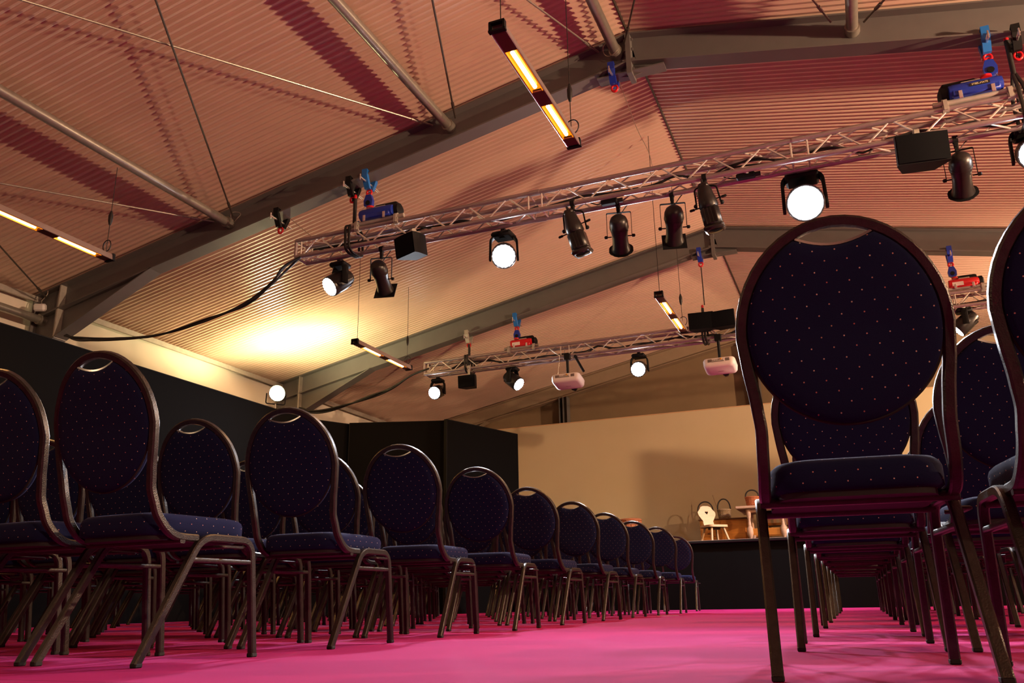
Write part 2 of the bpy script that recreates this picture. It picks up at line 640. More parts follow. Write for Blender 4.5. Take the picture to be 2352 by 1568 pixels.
def portal(Y, label, last=False):
    t = thing('roof_frame', label, 'roof frame', (RX, Y, 0), 'steel portal frames')
    MS = M_STEEL_LIT if last else M_STEEL  # far frame takes the steel colour with warm light painted in
    L = lambda v: (v[0] - RX, v[1] - Y, v[2])
    for s in (-1, 1):
        xe = WL + 0.08 if s < 0 else WR - 0.08
        b = MB()
        ibeam(b, L((xe, Y, roof_z(xe) - 0.02)), L((RX, Y, RZ - 0.02)), 0.33, 0.19, 0.014, 0.016)
        b.build('rafter', MS, t, 0)
        b = MB()
        xo = xe
        ibeam(b, L((xo, Y, 0)), L((xo, Y, roof_z(xo) - 0.05)), 0.44, 0.186, 0.024, 0.018)
        b.build('column', MS, t, 0)
        # haunch: a tapered web with its own bottom flange
        xi = xe - s * 0.44
        x2 = xe - s * 1.93
        A, B, Cc = (xi, roof_z(xi) - 0.33), (xi, 3.42), (x2, roof_z(x2) - 0.34)
        b = MB()
        m = Matrix(((1, 0, 0, -RX), (0, 0, -1, 0), (0, 1, 0, 0), (0, 0, 0, 1)))
        b.prism([A, B, Cc], 0.012, m)
        dv = Vector((Cc[0] - B[0], Cc[1] - B[1])).normalized()
        nv = Vector((-dv.y, dv.x)) * (0.012 if s < 0 else -0.012)
        b.prism([B, Cc, (Cc[0] - nv.x, Cc[1] - nv.y), (B[0] - nv.x, B[1] - nv.y)], 0.19, m)
        b.build('haunch', MS, t, 0)
        b = MB()
        b.box(L((xi - s * 0.012, Y, 3.76)), (0.02, 0.19, 0.70))
        b.build('stiffener_plate', M_STEEL_L, t, 0)
    b = MB()
    b.box((0, 0, RZ - 0.26), (0.05, 0.2, 0.47))
    for s in (-1, 1):
        b.prism([(0, RZ - 0.48), (s * 0.34, RZ - 0.42), (0, RZ - 0.33)], 0.015, Matrix(((1, 0, 0, 0), (0, 0, -1, 0), (0, 1, 0, 0), (0, 0, 0, 1))))
        b.box((s * 0.17, 0, RZ - 0.455), (0.34, 0.15, 0.012))
    for k in range(4):
        for s in (-1, 1):
            b.box((s * 0.03, -0.06, RZ - 0.09 - k * 0.115), (0.03, 0.022, 0.022))
    b.build('apex_plate', MS, t, 0)
    return t


portal(FRAMES[2], 'dark grey steel roof frame nearest the camera, carrying the long front truss', False)
portal(FRAMES[3], 'grey steel roof frame across the middle of the hall above the second truss', False)
fr3 = portal(FRAMES[4], 'warmly lit steel roof frame against the far gable wall', True)
portal(FRAMES[1], 'steel roof frame overhead beyond the top edge of the picture', False)
for i, px in enumerate((-5.72, -1.62, 2.6)):
    b = MB()
    zt = roof_z(px) - 0.35
    b.box((0, 0, zt / 2), (0.02, 0.2, zt))
    for s in (-1, 1):
        b.box((s * 0.09, 0, zt / 2), (0.014, 0.2, zt))
    o = b.build('gable_post', M_STEEL, None, 0)
    o.location = (px, FRAMES[4] - 0.02, 0)
    tag(o, ['dark steel gable post rising behind the left half of the backdrop', 'steel gable post under the ridge, partly behind the near round-backed chair',
            'steel gable post behind the right half of the backdrop'][i], 'post', 'gable wall posts')

# purlin tubes and cross rods of the braced bay
PUR = [WL + 0.22, -6.45, -3.56, RX - 0.13, 0.5, 3.36, WR - 0.25]
PLAB = ['thick galvanised tube along the left eave above the black partition', 'galvanised roof tube above the left heater, meeting the near frame low down',
        'galvanised roof tube in the middle of the left roof slope', 'galvanised roof tube running along the ridge', 'galvanised roof tube on the right roof slope near the ridge',
        'galvanised roof tube low on the right roof slope', 'galvanised tube along the right eave']
for i, (x, lb) in enumerate(zip(PUR, PLAB)):
    z = roof_z(x) - 0.17 - (0.22 if i in (0, 6) else 0)
    o = MB().tube([(0, -2.5, 0), (0, 2.40, 0)], 0.052, 14).tube([(0, 2.40, 0), (0, 2.49, 0)], 0.066, 14).build('roof_purlin', M_TUBE_G)
    o.location = (x, 4.70, z)
    tag(o, lb, 'roof tube', 'round roof tubes')
RODS = [(0, 1, 'eave'), (1, 2, 'lower left'), (2, 3, 'upper left'), (3, 4, 'upper right'), (4, 5, 'lower right')]
RODLAB = {('eave', 0): 'thin rod rising from the left eave column towards the camera', ('eave', 1): 'thin rod crossing low over the left heater',
          ('lower left', 0): 'dark brace rod crossing steeply over the left roof slope', ('lower left', 1): 'pale brace rod running long and shallow across the left roof slope',
          ('upper left', 0): 'dark brace rod dropping to the near frame left of the front heater', ('upper left', 1): 'pale brace rod running to the ridge tube above the front heater',
          ('upper right', 0): 'dark brace rod just right of the ridge', ('upper right', 1): 'short brace rod left of the right hand roof tube',
          ('lower right', 0): 'short brace rod right of the right hand roof tube', ('lower right', 1): 'brace rod low on the right roof slope'}
for i, j, nm in RODS:
    xa, xb = PUR[i], PUR[j]
    for k, (p, q) in enumerate((((xa + 0.1, 7.1), (xb - 0.1, 2.26)), ((xb - 0.17, 7.1), (xa + 0.15, 2.26)))):
        P, Q = Vector((p[0], p[1], roof_z(p[0]) - 0.14)), Vector((q[0], q[1], roof_z(q[0]) - 0.14))
        if k:
            P.z += 0.03
            Q.z += 0.03
        mid = (P + Q) / 2
        o = MB().tube([P - mid, Q - mid], 0.010, 8).tube([(P - mid) * .93, (P - mid) * .90], 0.017, 8).build('brace_rod', M_ROD if k == 0 else M_TUBE_G)
        o.location = mid
        tag(o, RODLAB[(nm, k)], 'brace rod', 'roof brace rods')

# ------------------------------------------------------------------ black partitions, stage, backdrop
def panel(p, q, z0, z1, th, label, nm='partition_panel', m=M_BLACK, frame=True):
    p, q = Vector((*p, 0)), Vector((*q, 0))
    d = q - p
    ang = math.atan2(d.y, d.x)
    t = thing(nm, label, 'partition', p, 'black partition panels', ang)
    MB().box((d.length / 2, 0, (z0 + z1) / 2), (d.length, th, z1 - z0)).build('cloth_face', m, t, 0)
    if frame:
        b = MB()
        b.box((d.length / 2, 0, z1 + 0.006), (d.length, th + 0.01, 0.012))
        for e in (0.004, d.length - 0.004):
            b.box((e, 0, (z0 + z1) / 2), (0.012, th + 0.012, z1 - z0))
        b.build('edge_trim', M_EDGE, t, 0)
    return t


panel((-7.98, YB + 0.5), (-7.98, 10.9), 0.0, 3.0, 0.05, 'long black partition wall running down the left side of the hall')
panel((-7.98, 10.95), (-7.62, 11.66), 0.0, 3.0, 0.05, 'narrow black panel at the far end of the long left partition')
panel((-7.56, 11.60), (-6.08, 12.13), 0.0, 3.0, 0.05, 'wide black panel standing behind the third and fourth aisle chairs')
panel((-6.02, 12.02), (-5.47, 13.74), 0.0, 3.0, 0.05, 'black panel angled towards the stage, left of the pale backdrop')

panel((1.89, 13.74), (5.5, 12.37), 0.0, 3.2, 0.05, 'black panel angled towards the stage at the right side of the hall')
st = thing('stage', 'low stage with a black cloth front and grey edge at the end of the hall', 'stage', (-1.0, 13.3, 0))
SY1 = 16.3
MB().box((0.2, 1.51, 0.98), (9.2, 3.0, 0.04)).build('deck', M_EDGE, st, 0)
b = MB()
n = 120
vs = []
for i in range(n + 1):
    x = -4.4 + 9.2 * i / n
    w = 0.004 * math.sin(i * 1.7) + 0.003 * math.sin(i * 0.6)
    vs.append((b.bm.verts.new((x, 0.03 + w, 0.0)), b.bm.verts.new((x, 0.03 + w * .3, 0.958))))
for a, c in zip(vs, vs[1:]):
    b.bm.faces.new((a[0], c[0], c[1], a[1]))
b.build('skirt', M_BLACK, st, 30)
MB().box((0.2, -0.005, 0.982), (9.2, 0.03, 0.036), None, 0.006).build('edge_rail', mat('grey_stage_edge', (0.014, 0.015, 0.017), 0.4, 0.4), st, 0)
MB().box((0.2, -0.005, 1.0025), (9.2, 0.032, 0.005)).build('nosing', M_STEEL_L, st, 0)

bd = thing('stage_backdrop', 'tall pale yellow painted backdrop across the back of the stage', 'backdrop', (-1.6, 16.4, 0))
MB().box((0, 0, 2.34), (11.6, 0.04, 2.68)).build('painted_cloth', M_BACK, bd, 0)
MB().box((0, 0, 3.69), (11.6, 0.05, 0.02)).build('top_batten', M_PINE, bd, 0)
b = MB()
for x in (-5.5, -2.75, 0, 2.75, 5.5):
    b.box((x, 0.07, 1.85), (0.06, 0.06, 3.7))
b.build('support_frame', M_DARKW, bd, 0)


# ------------------------------------------------------------------ banquet chairs
YPROF = [(0.380, -0.120), (0.42, -0.176), (0.46, -0.206), (0.53, -0.234), (0.62, -0.252), (0.734, -0.270), (0.85, -0.300), (0.985, -0.348)]
WPROF = [(0.380, 0.2015), (0.46, 0.1975), (0.53, 0.1945), (0.60, 0.2005), (0.66, 0.2095), (0.735, 0.2165)]


def interp(P, z):
    if z <= P[0][0]:
        return P[0][1]
    for (a, va), (c, vc) in zip(P, P[1:]):
        if z <= c:
            t = (z - a) / (c - a)
            return va + (vc - va) * t
    return P[-1][1]


ZC, RZT = 0.735, 0.234       # centre and height of the oval top


def make_chair():
    root = thing('banquet_chair', 'chair', 'chair')
    # back frame: one bent tube, up one side, over the oval top and down the other
    half = [(0.200, -0.03, 0.388), (0.2005, -0.085, 0.388), (0.2012, -0.125, 0.392), (0.2008, -0.158, 0.408)]
    for z in (0.435, 0.46, 0.49, 0.53, 0.57, 0.61, 0.65, 0.69):
        half.append((interp(WPROF, z), interp(YPROF, z), z))
    arc = []
    for i in range(0, 25):
        a = math.pi * i / 24
        z = ZC + RZT * math.sin(a)
        arc.append((0.2165 * math.cos(a), interp(YPROF, z), z))
    path = smooth_path(half, 3)[:-1] + [Vector(half[-1])] + [Vector(p) for p in arc] + [Vector((-p[0], p[1], p[2])) for p in half[::-1]][0:1] + \
        [Vector((-p.x, p.y, p.z)) for p in (smooth_path(half, 3)[:-1])[::-1]]
    MB().sweep(path, rrect(0.027, 0.025, 0.005, 1), ref=(1, 0, 0)).build('back_frame', M_TUBE, root, 35)
    # padded oval back with a notch cut in its top for the hand hold
    N = 72
    out = []
    for i in range(N):
        a = 2 * math.pi * i / N
        rx, rz = (0.204, RZT - 0.013) if math.sin(a) >= 0 else (0.204, 0.204)
        x, z = rx * math.cos(a), rz * math.sin(a)
        if z > 0 and abs(x) < 0.084:
            z -= 0.040 * (1 - (x / 0.084) ** 2)
        out.append((x, z))
    b = MB()
    rings = {}
    for side in (-1, 1):
        for k, (s, t) in enumerate(((1.0, 0.007), (0.985, 0.015), (0.94, 0.021), (0.8, 0.026), (0.5, 0.029), (0.2, 0.030))):
            ring = []
            for (x, z) in out:
                zz = ZC + z * s
                ring.append(b.bm.verts.new((x * s, interp(YPROF, zz) + side * t, zz)))
            rings[(side, k)] = ring
        for k in range(5):
            A, B = rings[(side, k)], rings[(side, k + 1)]
            for j in range(N):
                b.bm.faces.new((A[j], A[(j + 1) % N], B[(j + 1) % N], B[j]))
        c = b.bm.verts.new((0, interp(YPROF, ZC) + side * 0.030, ZC))
        R_ = rings[(side, 5)]
        for j in range(N):
            b.bm.faces.new((R_[j], R_[(j + 1) % N], c))
    A, B = rings[(-1, 0)], rings[(1, 0)]
    for j in range(N):
        b.bm.faces.new((A[j], A[(j + 1) % N], B[(j + 1) % N], B[j]))
    bp = b.build('backrest', M_FAB, root, 60, uv=True)
    # piping round the pad
    pts = [(x * 1.003, interp(YPROF, ZC + z) - 0.004, ZC + z * 1.003) for x, z in out]
    MB().tube(pts, 0.0042, 5, closed=True).build('piping', M_PAN, bp, 60)
    hx = [(-0.082 + 0.164 * i / 12) for i in range(13)]
    zt = []
    for x in hx:
        zz = (RZT - 0.013) * math.sqrt(1 - (x / 0.204) ** 2) - 0.040 * (1 - (x / 0.084) ** 2) + 0.002
        zt.append((x, interp(YPROF, ZC + zz), ZC + zz))
    MB().sweep(zt, [(-0.003, -0.012), (0.003, -0.012), (0.003, 0.012), (-0.003, 0.012)], ref=(0, 0, 1)).build('handle_trim', M_TRIM, root, 60)
    # seat cushion
    def outline(ins):
        o = []
        for i in range(48):
            a = 2 * math.pi * i / 48
            ca, sa = math.cos(a), math.sin(a)
            e = 0.34
            x = math.copysign(abs(ca) ** e, ca)
            y = math.copysign(abs(sa) ** e, sa)
            w = 0.196 + 0.014 * y
            o.append((x * (w - ins), 0.010 + y * (0.218 - ins)))
        return o
    lv = [(0.012, 0.393), (0.001, 0.400), (0.0, 0.420), (0.0, 0.440), (0.004, 0.452), (0.014, 0.461), (0.035, 0.466), (0.09, 0.469), (0.15, 0.470)]
    b = MB()
    R_ = []
    for ins, z in lv:
        R_.append([b.bm.verts.new((x, y, z)) for x, y in outline(ins)])
    for A, B in zip(R_, R_[1:]):
        for j in range(48):
            b.bm.faces.new((A[j], A[(j + 1) % 48], B[(j + 1) % 48], B[j]))
    b.bm.faces.new(R_[0][::-1])
    b.bm.faces.new(R_[-1])
    b.build('seat', M_FAB, root, 60, uv=True)
    b = MB()
    b.prism(outline(0.016), 0.014, Matrix.Translation((0, 0, 0.386)))
    b.build('seat_board', M_PAN, root, 40)
    # side frames: each leg is its own bent tube, meeting under the seat
    for s in (-1, 1):
        sec = rrect(0.025, 0.025, 0.004, 1)
        rear = fillet([(s * 0.214, -0.242, 0.006), (s * 0.213, -0.022, 0.392), (s * 0.213, 0.09, 0.392)], 0.06, 6)
        front = fillet([(s * 0.213, 0.09, 0.392), (s * 0.213, 0.222, 0.392), (s * 0.215, 0.267, 0.006)], 0.055, 6)
        for pth, foot in ((rear, rear[0]), (front, front[-1])):
            lg = MB().sweep(pth, sec, ref=(1, 0, 0)).build('leg', M_TUBE, root, 35)
            MB().box((foot.x, foot.y + (0.004 if foot.y < 0 else -0.001), 0.007), (0.0265, 0.028, 0.014), None, 0.003).build('foot_cap', M_FOOT, lg, 0)
        zz = 0.318
        yr = -0.242 + (0.220 * zz / 0.392)
        MB().sweep([(s * 0.213, yr + 0.006, zz), (s * 0.213, 0.226, zz)], rrect(0.02, 0.016, 0.004, 2), ref=(1, 0, 0)).build('stretcher', M_TUBE, root, 50)
    for y in (-0.10, 0.19):
        MB().sweep([(-0.213, y, 0.379), (0.213, y, 0.379)], rrect(0.022, 0.022, 0.005, 2), ref=(0, 0, 1)).build('cross_bar', M_TUBE, root, 50)
    b = MB()
    b.tube(fillet([(0.222, 0.03, 0.362), (0.262, 0.03, 0.362), (0.262, 0.13, 0.362), (0.222, 0.13, 0.362)], 0.012, 4), 0.005, 6)
    b.build('row_link', M_TUBE, root, 50)
    return root


CHAIR = make_chair()
CHAIR_KIDS = [(ch, list(ch.children)) for ch in CHAIR.children]
_first = [True]
ORD = ['first', 'second', 'third', 'fourth', 'fifth', 'sixth', 'seventh', 'eighth', 'ninth', 'tenth', 'eleventh', 'twelfth', 'thirteenth']


def place_chair(x, y, deg, label, group):
    if _first[0]:
        r = CHAIR
        _first[0] = False
    else:
        r = CHAIR.copy()
        col.objects.link(r)
        for ch, kids in CHAIR_KIDS:
            c = ch.copy()
            col.objects.link(c)
            c.parent = r
            for g in kids:
                d = g.copy()
                col.objects.link(d)
                d.parent = c
    r.location = (x, y, 0)
    r.rotation_euler = (0, 0, math.radians(deg))
    r['label'] = label
    r['group'] = group
    r['category'] = 'chair'


def visible_xy(x, y, pad=0.45):
    v = Vector((x, y, 0.5)) - CAM
    f, r = v.dot(CF), v.dot(CR)
    return f > 0.3 and abs(r) < f * (IMW / 2 / FPX) + pad


LROWS = [(-2.250, 2.292, -2.0), (-2.24, 3.25, 2.5), (-2.26, 4.24, 3.5), (-2.23, 5.16, 4), (-2.27, 6.23, -1), (-2.28, 7.31, -1), (-2.32, 8.42, 0), (-2.32, 9.46, 2), (-2.28, 10.40, 4), (-2.40, 12.02, 6)]
for k, (x, y, a) in enumerate(LROWS):
    for c in range(12):
        xx = x - (0.51 if k == 9 else 0.495) * c
        yy = y + 0.02 * c + (random.uniform(-.02, .02) if c else 0)
        if xx < -7.55 or not visible_xy(xx, yy):
            continue
        if yy > 11.3 and xx < -5.2:
            continue
        ang = a * (1 if c == 0 else .4) + (random.uniform(-2, 2) if c else 0)
        who = 'at the aisle end of' if c == 0 else f'{ORD[c]} from the aisle in'
        place_chair(xx, yy, ang, f'navy oval-back chair {who} the {ORD[k]} row from the camera, left block', 'navy banquet chairs of the left block')
for k in range(9):
    y = 2.206 + 1.04 * k
    x = -0.011 - 0.012 * k
    for c in range(7):
        xx = x + 0.497 * c
        yy = y + 0.016 * c + (random.uniform(-.015, .015) if c else 0)
        if k == 0 and c == 1:
            xx, yy = 0.515, 2.20
        if not visible_xy(xx, yy):
            continue
        ang = (5.9, 4.0)[min(c, 1)] if k == 0 else 3 + random.uniform(-2, 2)
        who = 'at the aisle end of' if c == 0 else f'{ORD[c]} from the aisle in'
        place_chair(xx, yy, ang, f'navy oval-back chair {who} the {ORD[k]} row from the camera, right block', 'navy banquet chairs of the right block')


# ------------------------------------------------------------------ trusses
def truss(Y, x0, x1, z0, z1, label, joints, period):
    h = 0.1
    t = thing('lighting_truss', label, 'truss', (x0, Y, z0), 'aluminium lighting trusses')
    Lx = x1 - x0
    H = z1 - z0
    for dy in (-h, h):
        for dz in (0, H):
            b = MB().tube([(0, dy, dz), (Lx, dy, dz)], 0.0245, 12)
            for j in joints:
                b.tube([(j - x0 - 0.05, dy, dz), (j - x0 + 0.05, dy, dz)], 0.029, 12)
            b.build('chord', M_ALU, t, 50)
    faces = [((-h, 0), (-h, H)), ((h, 0), (h, H)), ((-h, 0), (h, 0)), ((-h, H), (h, H))]
    edges = [x0] + list(joints) + [x1]
    for fi, (A, B) in enumerate(faces):
        for e0, e1 in zip(edges, edges[1:]):
            b = MB()
            a0, a1 = e0 - x0 + 0.07, e1 - x0 - 0.07
            n = max(2, round((a1 - a0) / (period / 2)))
            if n % 2:
                n += 1
            for i in range(n):
                u, v = a0 + (a1 - a0) * i / n, a0 + (a1 - a0) * (i + 1) / n
                P, Q = (A, B) if i % 2 == 0 else (B, A)
                b.tube([(u + .004, *P), (v - .004, *Q)], 0.0085, 6)
            for u in (a0, a1):
                b.tube([(u, *A), (u, *B)], 0.0085, 6)
            b.build('lacing', M_BRACE, t, 50)
    for u in (0.0, Lx):
        b = MB()
        for A, B in faces:
            b.tube([(u, *A), (u, *B)], 0.018, 8)
        b.build('end_frame', M_ALU, t, 50)
    return t


T1Z0, T1Z1 = 3.85, 4.045
T2Z0, T2Z1 = 3.85, 4.045
T1Y, T2Y = 7.2, 12.24
truss(T1Y, -5.42, 2.35, T1Z0, T1Z1, 'long aluminium box truss hung below the near roof frame, full of lamps', [-2.58, -0.08], 0.46)
truss(T2Y, -6.48, 3.3, T2Z0, T2Z1, 'farther aluminium box truss carrying the two white projectors', [-3.98, -1.0, 1.5], 0.5)


def cable(name, pts, r, label, m=M_CABLE, per=6, group=None, cat='cable', strands=1):
    base = Vector(pts[0])
    b = MB()
    for s in range(strands):
        q = [Vector(p) - base for p in pts]
        if s:
            for i in range(1, len(q) - 1):
                q[i] = q[i] + Vector((random.uniform(-.012, .012), random.uniform(-.03, .03), random.uniform(-.035, .015)))
            q[0] = q[0] + Vector((0, .012 * s, .01 * s))
        b.tube(smooth_path(q, per), r, 6)
    o = b.build(name, m, None, 60)
    o.location = base
    return tag(o, label, cat, group)


# loose cables lying in the trusses
for (Y, x0, x1, z, lb) in ((T1Y, -5.3, -2.6, T1Z0, 'black cables lying inside the left third of the front truss'), (T1Y, -2.6, 0.0, T1Z0, 'black cables lying inside the middle of the front truss'),
                           (T1Y, 0.0, 2.2, T1Z0, 'black cables lying inside the right end of the front truss'), (T2Y, -6.3, -3.9, T2Z0, 'black cables inside the left end of the far truss'),
                           (T2Y, -3.9, -1.0, T2Z0, 'thick black cables inside the middle of the far truss'), (T2Y, -1.0, 3.2, T2Z0, 'black cables inside the right end of the far truss')):
    pts = []
    n = int((x1 - x0) / 0.22)
    for i in range(n + 1):
        pts.append((x0 + (x1 - x0) * i / n, Y + 0.03 + random.uniform(-.05, .05), z + 0.05 + random.uniform(0.0, .09)))
    cable('truss_cable', pts, 0.010, lb, per=4, group='cables in the trusses', strands=3)

# supply cables swagging from the columns
pts1 = [at(x, y, T1Y - 0.12) for x, y in ((148, 771), (180, 775), (260, 777), (360, 769), (470, 738), (560, 697), (620, 652), (655, 612), (690, 590))]
cable('supply_cable', pts1, 0.013, 'black cable bundle sagging from the left column to the front truss', strands=3)
pts2 = [at(x, y, T2Y - 0.12) for x, y in ((686, 938), (720, 944), (770, 938), (850, 911), (900, 889), (945, 862), (985, 846))]
cable('supply_cable', pts2, 0.016, 'black cable bundle sagging from the far column to the far truss', strands=3)


# ------------------------------------------------------------------ lamps on the trusses
def clamp_part(parent, top_z, name='clamp'):
    b = MB()
    b.lathe([(0.036, -0.02), (0.036, 0.02)], 14, Matrix.Translation((0, 0, top_z)) @ Matrix.Rotation(math.pi / 2, 4, 'Y'))
    b.box((0, 0, top_z - 0.045), (0.035, 0.035, 0.06), None, 0.005)
    return b.build(name, M_MATTB, parent, 40)


def moving_head(px, py, Y, ztop, aim, label, scale=1.0, power=None, cone=80):
    """px, py: where the lens is seen; the head hangs from the chord above it."""
    lens = at(px, py, Y)
    piv = Vector((lens.x, Y, lens.z)) - (Vector(aim) - lens).normalized() * 0.14 * scale
    d = (Vector(aim) - piv).normalized()
    t = thing('moving_head', label, 'stage lamp', (piv.x, piv.y, ztop), 'moving head wash lights')
    pz = piv.z - ztop
    M0 = Matrix.Translation((0, 0, 0))
    clamp_part(t, 0.0)
    base_b = pz + 0.19 * scale
    base_t = min(-0.05, base_b + 0.11 * scale)
    b = MB()
    b.box((0, 0, (base_t + base_b) / 2), (0.20 * scale, 0.17 * scale, max(0.06, base_t - base_b)), None, 0.02)
    b.box((0, 0, base_t / 2 - 0.02), (0.06, 0.06, abs(base_t) + 0.02))
    b.build('base', M_MATTB, t, 40)
    # yoke turned so that the head tips in the aim direction
    ang = math.atan2(d.y, d.x) - math.pi / 2
    Ry = Matrix.Rotation(ang, 4, 'Z')
    b = MB()
    for s in (-1, 1):
        b.sweep(fillet([(s * 0.07 * scale, 0, base_b), (s * 0.122 * scale, 0, base_b - 0.05), (s * 0.128 * scale, 0, pz - 0.05 * scale)], 0.05), rrect(0.02 * scale, 0.075 * scale, 0.008, 2), ref=(1, 0, 0), M=Ry)
    b.lathe([(0.09 * scale, base_b - 0.01), (0.09 * scale, base_b + 0.01)], 16)
    b.build('yoke', M_MATTB, t, 40)
    F = axis_frame(d, (0, 0, 1), (0, 0, pz))
    r = 0.112 * scale
    b = MB()
    b.lathe([(0.04 * scale, -0.17 * scale), (0.075 * scale, -0.155 * scale), (0.098 * scale, -0.10 * scale), (r, -0.02 * scale), (r + .004, 0.06 * scale), (r + .006, 0.135 * scale), (r, 0.15 * scale), (r - 0.012, 0.15 * scale), (r - 0.014, 0.138 * scale)], 28, F, True, False)
    for k in range(5):
        a = math.pi * 2 * k / 5
        b.box((0.0, 0.0, -0.06 * scale), (0.012, 0.215 * scale, 0.1 * scale), F @ Matrix.Rotation(a, 4, 'Z'))
    hd = b.build('head', M_LAMPB, t, 40)
    b = MB()
    b.lathe([(r - 0.012, 0.136 * scale), (r - 0.03, 0.146 * scale), (0.01, 0.150 * scale)], 28, F, True, True)
    b.build('lens', M_LENS, hd, 40)
    b = MB()
    for rr, cnt in ((0.035, 6), (0.068, 12), (0.092, 18)):
        for k in range(cnt):
            a = 2 * math.pi * k / cnt
            b.lathe([(0.013 * scale, 0.146 * scale), (0.009 * scale, 0.158 * scale)], 8, F @ Matrix.Translation((rr * scale * math.cos(a), rr * scale * math.sin(a), 0)))
    b.build('led_ring', M_LENS, hd, 40)
    L = lamp('SPOT', 'head_beam', piv + d * (0.18 * scale), power or HEAD_W, WHITE, 0.09 * scale, piv + d * 3, cone, 1.0)
    return t


def par_can(px, py, Y, ztop, dx, label, shape='square', s=1.0):
    """px, py: where the middle of the can is seen."""
    c = at(px, py, Y)
    t = thing('par_can', label, 'stage lamp', (c.x, Y, ztop), 'black par cans')
    pz = c.z - ztop
    d = Vector((dx, 0.85, -0.52)).normalized()
    F = axis_frame(d, (0, 0, 1), (0, 0, pz))
    b = MB()
    b.lathe([(0.012, -0.185), (0.05, -0.178), (0.075, -0.155), (0.088, -0.12), (0.0905, -0.075), (0.0885, -0.04), (0.080, 0.0), (0.076, 0.03), (0.0765, 0.10), (0.081, 0.16), (0.094, 0.20), (0.094, 0.206), (0.07, 0.206), (0.066, 0.16)], 28, F, True, False)
    can = b.build('can', M_LAMPB, t, 40)
    b = MB()
    b.lathe([(0.092, -0.068), (0.0935, -0.06), (0.092, -0.052)], 28, F, False, False)
    b.build('seam_ring', M_LAMPB, can, 40)
    MB().lathe([(0.066, 0.162), (0.05, 0.168), (0.01, 0.17)], 24, F, True, True).build('lamp_glass', M_GLASS, can, 40)
    b = MB()
    n = 4 if shape == 'square' else 8
    R_ = 0.162 if n == 4 else 0.128
    a0 = math.pi / 4 if n == 4 else math.pi / 8
    outer = [(R_ * math.cos(a0 + 2 * math.pi * i / n), R_ * math.sin(a0 + 2 * math.pi * i / n)) for i in range(n)]
    per = 24
    ov, iv = [], []
    for i in range(per):
        a = 2 * math.pi * i / per
        # the outline as a radius at this angle
        k = (a - a0) % (2 * math.pi / n)
        rr = R_ * math.cos(math.pi / n) / math.cos(k - math.pi / n)
        ov.append((rr * math.cos(a), rr * math.sin(a)))
        iv.append((0.078 * math.cos(a), 0.078 * math.sin(a)))
    vs = [[b.bm.verts.new(F @ Vector((x, y, z))) for (x, y) in lst] for z in (0.207, 0.213) for lst in (ov, iv)]
    for i in range(per):
        j = (i + 1) % per
        b.bm.faces.new((vs[0][i], vs[0][j], vs[1][j], vs[1][i]))
        b.bm.faces.new((vs[2][i], vs[2][j], vs[3][j], vs[3][i]))
        b.bm.faces.new((vs[0][i], vs[0][j], vs[2][j], vs[2][i]))
        b.bm.faces.new((vs[1][i], vs[1][j], vs[3][j], vs[3][i]))
    b.build('colour_frame', M_MATTB, can, 0)
    # U bracket in the plane across the aim
    ang = math.atan2(d.y, d.x) - math.pi / 2
    Ry = Matrix.Rotation(ang, 4, 'Z')
    zt = pz + 0.205
    b = MB()
    b.sweep(fillet([(-0.118, 0, pz - 0.05), (-0.118, 0, zt), (0.118, 0, zt), (0.118, 0, pz - 0.05)], 0.012, 3), [(-0.0025, -0.0125), (0.0025, -0.0125), (0.0025, 0.0125), (-0.0025, 0.0125)], ref=(1, 0, 0), M=Ry)
    b.box((0, 0, zt / 2 - 0.03), (0.028, 0.028, abs(zt) - 0.04))
    b.build('bracket', M_MATTB, t, 40)
    for s_ in (-1, 1):
        b = MB()
        b.lathe([(0.016, 0.0), (0.016, 0.022), (0.008, 0.03)], 10, Ry @ Matrix.Translation((s_ * 0.118, 0, pz - 0.045)) @ Matrix.Rotation(s_ * math.pi / 2, 4, 'Y'))
        b.lathe([(0.006, -0.04), (0.006, 0.0)], 8, Ry @ Matrix.Translation((s_ * 0.118, 0, pz - 0.045)) @ Matrix.Rotation(s_ * math.pi / 2, 4, 'Y'))
        b.build('knob', M_MATTB, t, 40)
    clamp_part(t, 0.0)
    b = MB().tube(smooth_path([(0, 0.02, pz + 0.17), (0.03, 0.05, zt + 0.03), (0.09, 0.05, zt + 0.10), (0.12, 0.03, -0.01)], 5), 0.005, 6)
    b.build('flex', M_CABLE, t, 60)
    return t


